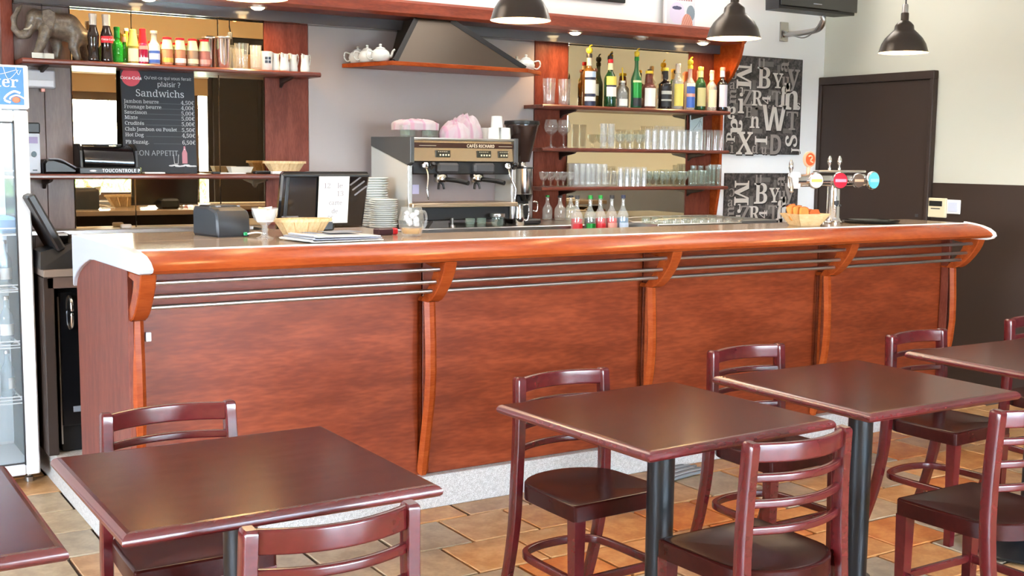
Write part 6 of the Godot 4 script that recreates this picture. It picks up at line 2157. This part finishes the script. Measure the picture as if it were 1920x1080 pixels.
	t = thing("small_tray", "small grey-white tray standing on the papers", "tray", Vector3(2.025, y + 0.0065, -5.82))
	g = Geo.new()
	g.hexa([Vector3(-0.05, 0, 0.025), Vector3(0.05, 0, 0.025), Vector3(0.05, 0, -0.025), Vector3(-0.05, 0, -0.025), Vector3(-0.06, 0.03, 0.035), Vector3(0.06, 0.03, 0.035), Vector3(0.06, 0.03, -0.035), Vector3(-0.06, 0.03, -0.035)])
	part("dish", g, mat("tray_grey", rgb(196, 192, 180), 0.5), t)
	t = thing("remote_control", "flat black remote control lying at the shelf's right part", "remote control", Vector3(2.135, y, -5.79), "", 0.2)
	g = Geo.new()
	g.box(Vector3(0.1, 0.014, 0.035), Vector3(0, 0.0075, 0), 0.004)
	part("case", g, mats.black, t)
	g = Geo.new()
	for k in 6:
		g.box(Vector3(0.008, 0.002, 0.008), Vector3(-0.035 + 0.014 * k, 0.0153, 0.004 * (k % 2)), 0.001)
	part("buttons", g, mats.badge_grey, t)
	t = thing("card_stack", "little stack of white cards beside the upper wooden basket", "cards", Vector3(2.205, y, -5.775))
	g = Geo.new()
	g.box(Vector3(0.06, 0.014, 0.04), Vector3(0, 0.0075, 0), 0.001)
	part("cards", g, mats.paper, t)
	t = thing("splint_basket", "light wood splint basket at the right end of the lower left shelf", "basket", Vector3(2.268, y, -5.825))
	oval_basket(t, 0.115, 0.07, 0.062)


# ---------------------------------------------------------------- spirits on the upper right shelf
func spirits() -> void:
	var y := 1.7825
	var z := -5.815
	var amber := pane("amber_glass", rgb(96, 66, 24), 0.72)
	var dkgreen := pane("spirit_green", rgb(24, 70, 36), 0.78)
	var clear := pane("spirit_clear", rgb(214, 222, 222), 0.3)
	var dark := mat("spirit_dark", rgb(24, 18, 18), 0.08, 0.0, 0.6)
	var rose := pane("spirit_rose", rgb(150, 84, 70), 0.5)
	var gr := "spirit bottles on the upper right shelf"
	var n := "spirit_bottle"
	glass_row("ribbed", 2, 3.922, 4.032, y, z, 0.155, 0.04, "clear", "large ribbed tumbler left of the spirit bottles", "ribbed tumblers by the spirits")
	bottle(Vector3(4.212, y, z), 0.315, 0.041, [0.62, 0.78, 0.34], amber, "white_paper", [0.24, 0.5], "dark_label", "tall brown bottle with white and navy label and yellow pourer, first of the spirits", n, "bottle", gr, {"fill": mats.navy, "level": 0.55, "bands": [[0.5, 0.55, "navy"], [0.55, 0.66, "pale_blue"], [0.0, 0.1, "navy"], [0.1, 0.18, "white_paper"], [0.19, 0.235, "navy"]], "collar": [0.77, 0.92, "silver_foil"], "pourer": "yellow_plastic"})
	bottle(Vector3(4.305, y, z - 0.07), 0.235, 0.027, [0.6, 0.74, 0.5], amber, "cream_label", [0.3, 0.6], "shelf_wood", "small amber bottle with cream label behind the first two spirits", n, "bottle", gr)
	bottle(Vector3(4.373, y, z), 0.29, 0.038, [0.58, 0.8, 0.36], dkgreen, "white_paper", [0.22, 0.42], "red_foil", "green bottle with yellow and white label and cream neck", n, "bottle", gr, {"bands": [[0.46, 0.64, "yellow_label"], [0.42, 0.46, "navy"]], "collar": [0.78, 0.92, "cream_label"]})
	bottle(Vector3(4.425, y, z - 0.075), 0.285, 0.03, [0.5, 0.8, 0.4], dkgreen, "", [0, 0], "dark_label", "dark green bottle half hidden behind the one with yellow label", n, "bottle", gr, {"pourer": "dark_label"})
	bottle(Vector3(4.468, y, z), 0.165, 0.033, [0.5, 0.8, 0.45], clear, "white_paper", [0.06, 0.32], "silver_foil", "squat clear bottle with white label and straw between two green bottles", n, "bottle", gr)
	var st := Geo.new()
	st.tube(PackedVector3Array([Vector3(4.47, y + 0.165, z), Vector3(4.463, y + 0.245, z)]), 0.004, 6)
	tag(part("straw", st, mats.yellow_plastic), "yellow straw standing in the squat clear bottle", "straw")
	bottle(Vector3(4.575, y, z), 0.315, 0.034, [0.52, 0.82, 0.36], mat("green_frost", rgb(28, 92, 54), 0.3), "dark_label", [0.04, 0.2], "green_foil", "tall slim green bottle with pale emblem and yellow pourer", n, "bottle", gr, {"bands": [[0.2, 0.5, "green_foil"], [0.5, 0.54, "pale_green"]], "pourer": "yellow_plastic"})
	bottle(Vector3(4.675, y, z), 0.235, 0.043, [0.56, 0.72, 0.45], rose, "white_paper", [0.06, 0.54], "yellow_plastic", "rose coloured bottle with narrow white label and yellow cap", n, "bottle", gr, {"collar": [0.68, 0.9, "shelf_wood"]})
	bottle(Vector3(4.74, y, z - 0.075), 0.25, 0.03, [0.6, 0.8, 0.4], dark, "", [0, 0], "dark_label", "dark bottle behind the rose coloured and black labelled bottles", n, "bottle", gr)
	bottle(Vector3(4.808, y, z), 0.26, 0.042, [0.6, 0.72, 0.36], dark, "dark_label", [0.06, 0.55], "yellow_plastic", "square shouldered bottle with black and grey label and yellow cap", n, "bottle", gr, {"bands": [[0.36, 0.44, "card_grey"], [0.2, 0.24, "card_grey"]], "collar": [0.74, 0.92, "dark_label"]})
	bottle(Vector3(4.909, y, z), 0.29, 0.037, [0.6, 0.75, 0.38], clear, "yellow_label", [0.08, 0.56], "silver_foil", "clear bottle with large pale yellow label", n, "bottle", gr, {"collar": [0.8, 0.95, "silver_foil"]})
	bottle(Vector3(4.955, y, z - 0.075), 0.255, 0.027, [0.6, 0.8, 0.4], clear, "", [0, 0], "dark_label", "clear bottle with dark cap behind the yellow and blue labelled ones", n, "bottle", gr)
	bottle(Vector3(5.010, y, z), 0.285, 0.035, [0.58, 0.74, 0.38], clear, "blue_label", [0.06, 0.55], "yellow_plastic", "clear bottle with bright blue label and pink stripe", n, "bottle", gr, {"bands": [[0.3, 0.37, "pink_foil"], [0.53, 0.6, "white_paper"]], "pourer": "yellow_plastic"})
	bottle(Vector3(5.100, y, z), 0.28, 0.036, [0.58, 0.78, 0.42], dkgreen, "beige_label", [0.1, 0.52], "gold", "dark green bottle with beige label left of the cream labelled ones", n, "bottle", gr, {"collar": [0.76, 0.95, "beige_label"]})
	bottle(Vector3(5.148, y, z - 0.07), 0.262, 0.028, [0.6, 0.8, 0.42], rose, "", [0, 0], "pink_foil", "pink capped bottle behind the green one with beige label", n, "bottle", gr, {"collar": [0.76, 0.95, "pink_foil"]})
	bottle(Vector3(5.196, y, z), 0.262, 0.034, [0.58, 0.76, 0.36], clear, "cream_label", [0.1, 0.52], "pink_foil", "clear bottle with cream label, last but one in the front row", n, "bottle", gr, {"collar": [0.76, 0.95, "cream_label"]})
	bottle(Vector3(5.243, y, z - 0.06), 0.25, 0.024, [0.6, 0.8, 0.42], rose, "", [0, 0], "pink_foil", "slim pink capped bottle between the last two front bottles", n, "bottle", gr)
	bottle(Vector3(5.278, y, z + 0.01), 0.285, 0.034, [0.6, 0.76, 0.4], dark, "lilac_label", [0.1, 0.6], "pink_foil", "bottle with tall lilac white label at the shelf's right end", n, "bottle", gr, {"collar": [0.78, 0.95, "lilac_label"]})


func glass_shelves() -> void:
	var y := 1.5305
	var z := -5.80
	glass_row("balloon", 2, 3.93, 4.022, y, z, 0.165, 0.042, "clear", "large balloon glass left on the middle glass shelf", "balloon glasses")
	glass_row("tumbler", 2, 4.318, 4.376, y, z, 0.15, 0.024, "frosted", "tall narrow tumbler of the pair on the middle shelf", "tall pair of tumblers")
	glass_row("coupe", 3, 4.452, 4.596, y, z, 0.09, 0.034, "greenish", "low dark rimmed coupe of the three on the middle shelf", "low coupes")
	glass_row("upturned", 9, 4.660, 5.056, y, z + 0.01, 0.126, 0.0225, "frosted", "tumbler of the front row on the middle shelf", "front row of tumblers on the middle shelf")
	glass_row("tumbler", 5, 4.80, 5.0, y, z - 0.075, 0.148, 0.022, "clear", "taller tumbler of the back row on the middle shelf", "back row of tumblers on the middle shelf")
	glass_row("upturned", 4, 5.105, 5.268, y, z + 0.01, 0.13, 0.029, "clear", "wide glass at the right end of the middle shelf", "wide glasses on the middle shelf")
	var t := thing("price_card", "pale blue card standing behind the glasses on the middle shelf", "card", Vector3(5.17, y, -5.925))
	var g := Geo.new()
	g.box(Vector3(0.11, 0.225, 0.003), Vector3(0, 0.113, 0), 0.0)
	part("card", g, mat("card_blue", rgb(198, 214, 218), 0.6), t)
	g = Geo.new()
	g.tube(smooth_path([Vector3(-0.03, 0.13, 0.002), Vector3(0.01, 0.17, 0.002), Vector3(0.04, 0.21, 0.002)], 5), 0.0015, 5)
	g.tube(smooth_path([Vector3(0.02, 0.15, 0.002), Vector3(0.035, 0.19, 0.002), Vector3(0.046, 0.16, 0.002)], 5), 0.0015, 5)
	part("drawing", g, mat("card_ink", rgb(120, 140, 146), 0.7), t)
	y = 1.2985
	glass_row("coupe", 5, 3.885, 4.075, y, z, 0.088, 0.027, "clear", "low stemmed glass at the lowest shelf's left end", "low stemmed glasses")
	glass_row("tumbler", 6, 4.112, 4.314, y, z + 0.015, 0.136, 0.0205, "frosted", "frosted tall tumbler of the front row on the lowest shelf", "frosted tumblers, front row")
	glass_row("tumbler", 5, 4.125, 4.3, y, z - 0.06, 0.138, 0.0205, "frosted", "frosted tall tumbler behind the front row on the lowest shelf", "frosted tumblers, back row")
	glass_row("tumbler", 2, 4.36, 4.405, y, z, 0.094, 0.02, "clear", "small plain glass right of the frosted tumblers", "small plain glasses")
	glass_row("upturned", 5, 4.452, 4.632, y, z + 0.01, 0.12, 0.0205, "frosted", "warm tinted upturned tumbler in the middle of the lowest shelf", "upturned tumblers on the lowest shelf")
	glass_row("coupe", 7, 4.69, 4.98, y, z, 0.092, 0.0235, "greenish", "low dark rimmed glass on the lowest shelf", "low glasses on the lowest shelf")
	glass_row("tumbler", 4, 5.02, 5.14, y, z + 0.015, 0.1, 0.0195, "greenish", "short greenish tumbler near the lowest shelf's right end", "short greenish tumblers")
	glass_row("tumbler", 4, 5.185, 5.27, y, z + 0.012, 0.138, 0.0135, "greenish", "tall greenish tumbler at the lowest shelf's right end", "tall greenish tumblers")
	glass_row("tumbler", 4, 5.10, 5.27, y, z - 0.055, 0.13, 0.02, "greenish", "greenish tumbler of the back row at the lowest shelf's right end", "greenish tumblers, back row")
	# steel drainer full of upturned glasses before them
	t = thing("glass_drainer", "long steel drainer with upturned glasses behind the bar's right half", "drainer", Vector3(4.46, 1.075, -5.18))
	g = Geo.new()
	for s in [-1.0, 1.0]:
		g.box(Vector3(0.62, 0.035, 0.012), Vector3(0, 0.018, 0.13 * s), 0.003)
		g.box(Vector3(0.012, 0.035, 0.27), Vector3(0.31 * s, 0.018, 0), 0.003)
	g.box(Vector3(0.62, 0.004, 0.26), Vector3(0, 0.003, 0), 0.0)
	part("tray", g, mats.brushed, t)
	g = Geo.new()
	for s in [-1.0, 1.0]:
		g.tube(smooth_path([Vector3(-0.3, 0.036, 0.12 * s), Vector3(-0.29, 0.062, 0.12 * s), Vector3(0.29, 0.062, 0.12 * s), Vector3(0.3, 0.036, 0.12 * s)], 6), 0.003, 6)
	part("wire_rail", g, mats.steel, t)
	glass_row("upturned", 9, 4.19, 4.73, 1.0805, -5.125, 0.052, 0.027, "clear", "upturned glass in the drainer's front row", "glasses in the drainer, front row")
	glass_row("upturned", 8, 4.21, 4.71, 1.0805, -5.23, 0.06, 0.028, "greenish", "upturned glass in the drainer's back row", "glasses in the drainer, back row")


func syrups() -> void:
	var y := 1.1005
	var clear: Material = pane("syrup_clear", rgb(214, 222, 218), 0.22)
	var gr := "bottles on the steel back counter"
	var n := "syrup_bottle"
	var sh := [0.42, 0.74, 0.34]
	bottle(Vector3(3.905, y, -5.79), 0.148, 0.03, sh, clear, "", [0, 0], "green_foil", "clear bottle with green pouring cap beside the grinder", n, "bottle", gr)
	bottle(Vector3(3.948, y, -5.72), 0.147, 0.033, sh, clear, "", [0, 0], "dark_label", "clear bottle without label, second from the grinder", n, "bottle", gr)
	bottle(Vector3(4.025, y, -5.72), 0.148, 0.034, sh, clear, "", [0, 0], "dark_label", "clear bottle without label, third from the grinder", n, "bottle", gr)
	y = 1.0
	var stand := thing("bottle_rail", "steel speed rail holding the syrup bottles before the back counter", "rail", Vector3(3.9, 0.0, -5.268))
	var g := Geo.new()
	g.box(Vector3(0.46, 0.006, 0.1), Vector3(0, 0.995, 0), 0.001)
	g.box(Vector3(0.46, 0.06, 0.006), Vector3(0, 1.022, 0.05), 0.001)
	g.box(Vector3(0.46, 0.06, 0.006), Vector3(0, 1.022, -0.05), 0.001)
	part("rail_body", g, mats.steel, stand)
	y = 0.9985
	var list := [[3.75, "dark_label", "red_label", rgb(206, 40, 56), "syrup bottle with red label, leftmost in the speed rail"], [3.84, "green_foil", "green_foil", rgb(16, 22, 20), "syrup bottle with dark filling and green label"], [3.91, "green_foil", "red_label", rgb(206, 30, 60), "syrup bottle with red label and green cap beside the dark one"], [3.99, "dark_label", "pink_foil", rgb(210, 20, 40), "syrup bottle with bright red filling and pink label"], [4.07, "navy", "pale_blue", rgb(130, 180, 220), "syrup bottle with pale blue label, rightmost in the speed rail"]]
	for q in list:
		bottle(Vector3(q[0], y, -5.268), 0.268, 0.033, [0.55, 0.78, 0.32], clear, q[2], [0.2, 0.42], q[1], q[4], n, "bottle", gr, {"fill": mat("syrup_%d" % int(q[0] * 1000), q[3], 0.2), "level": 0.52})
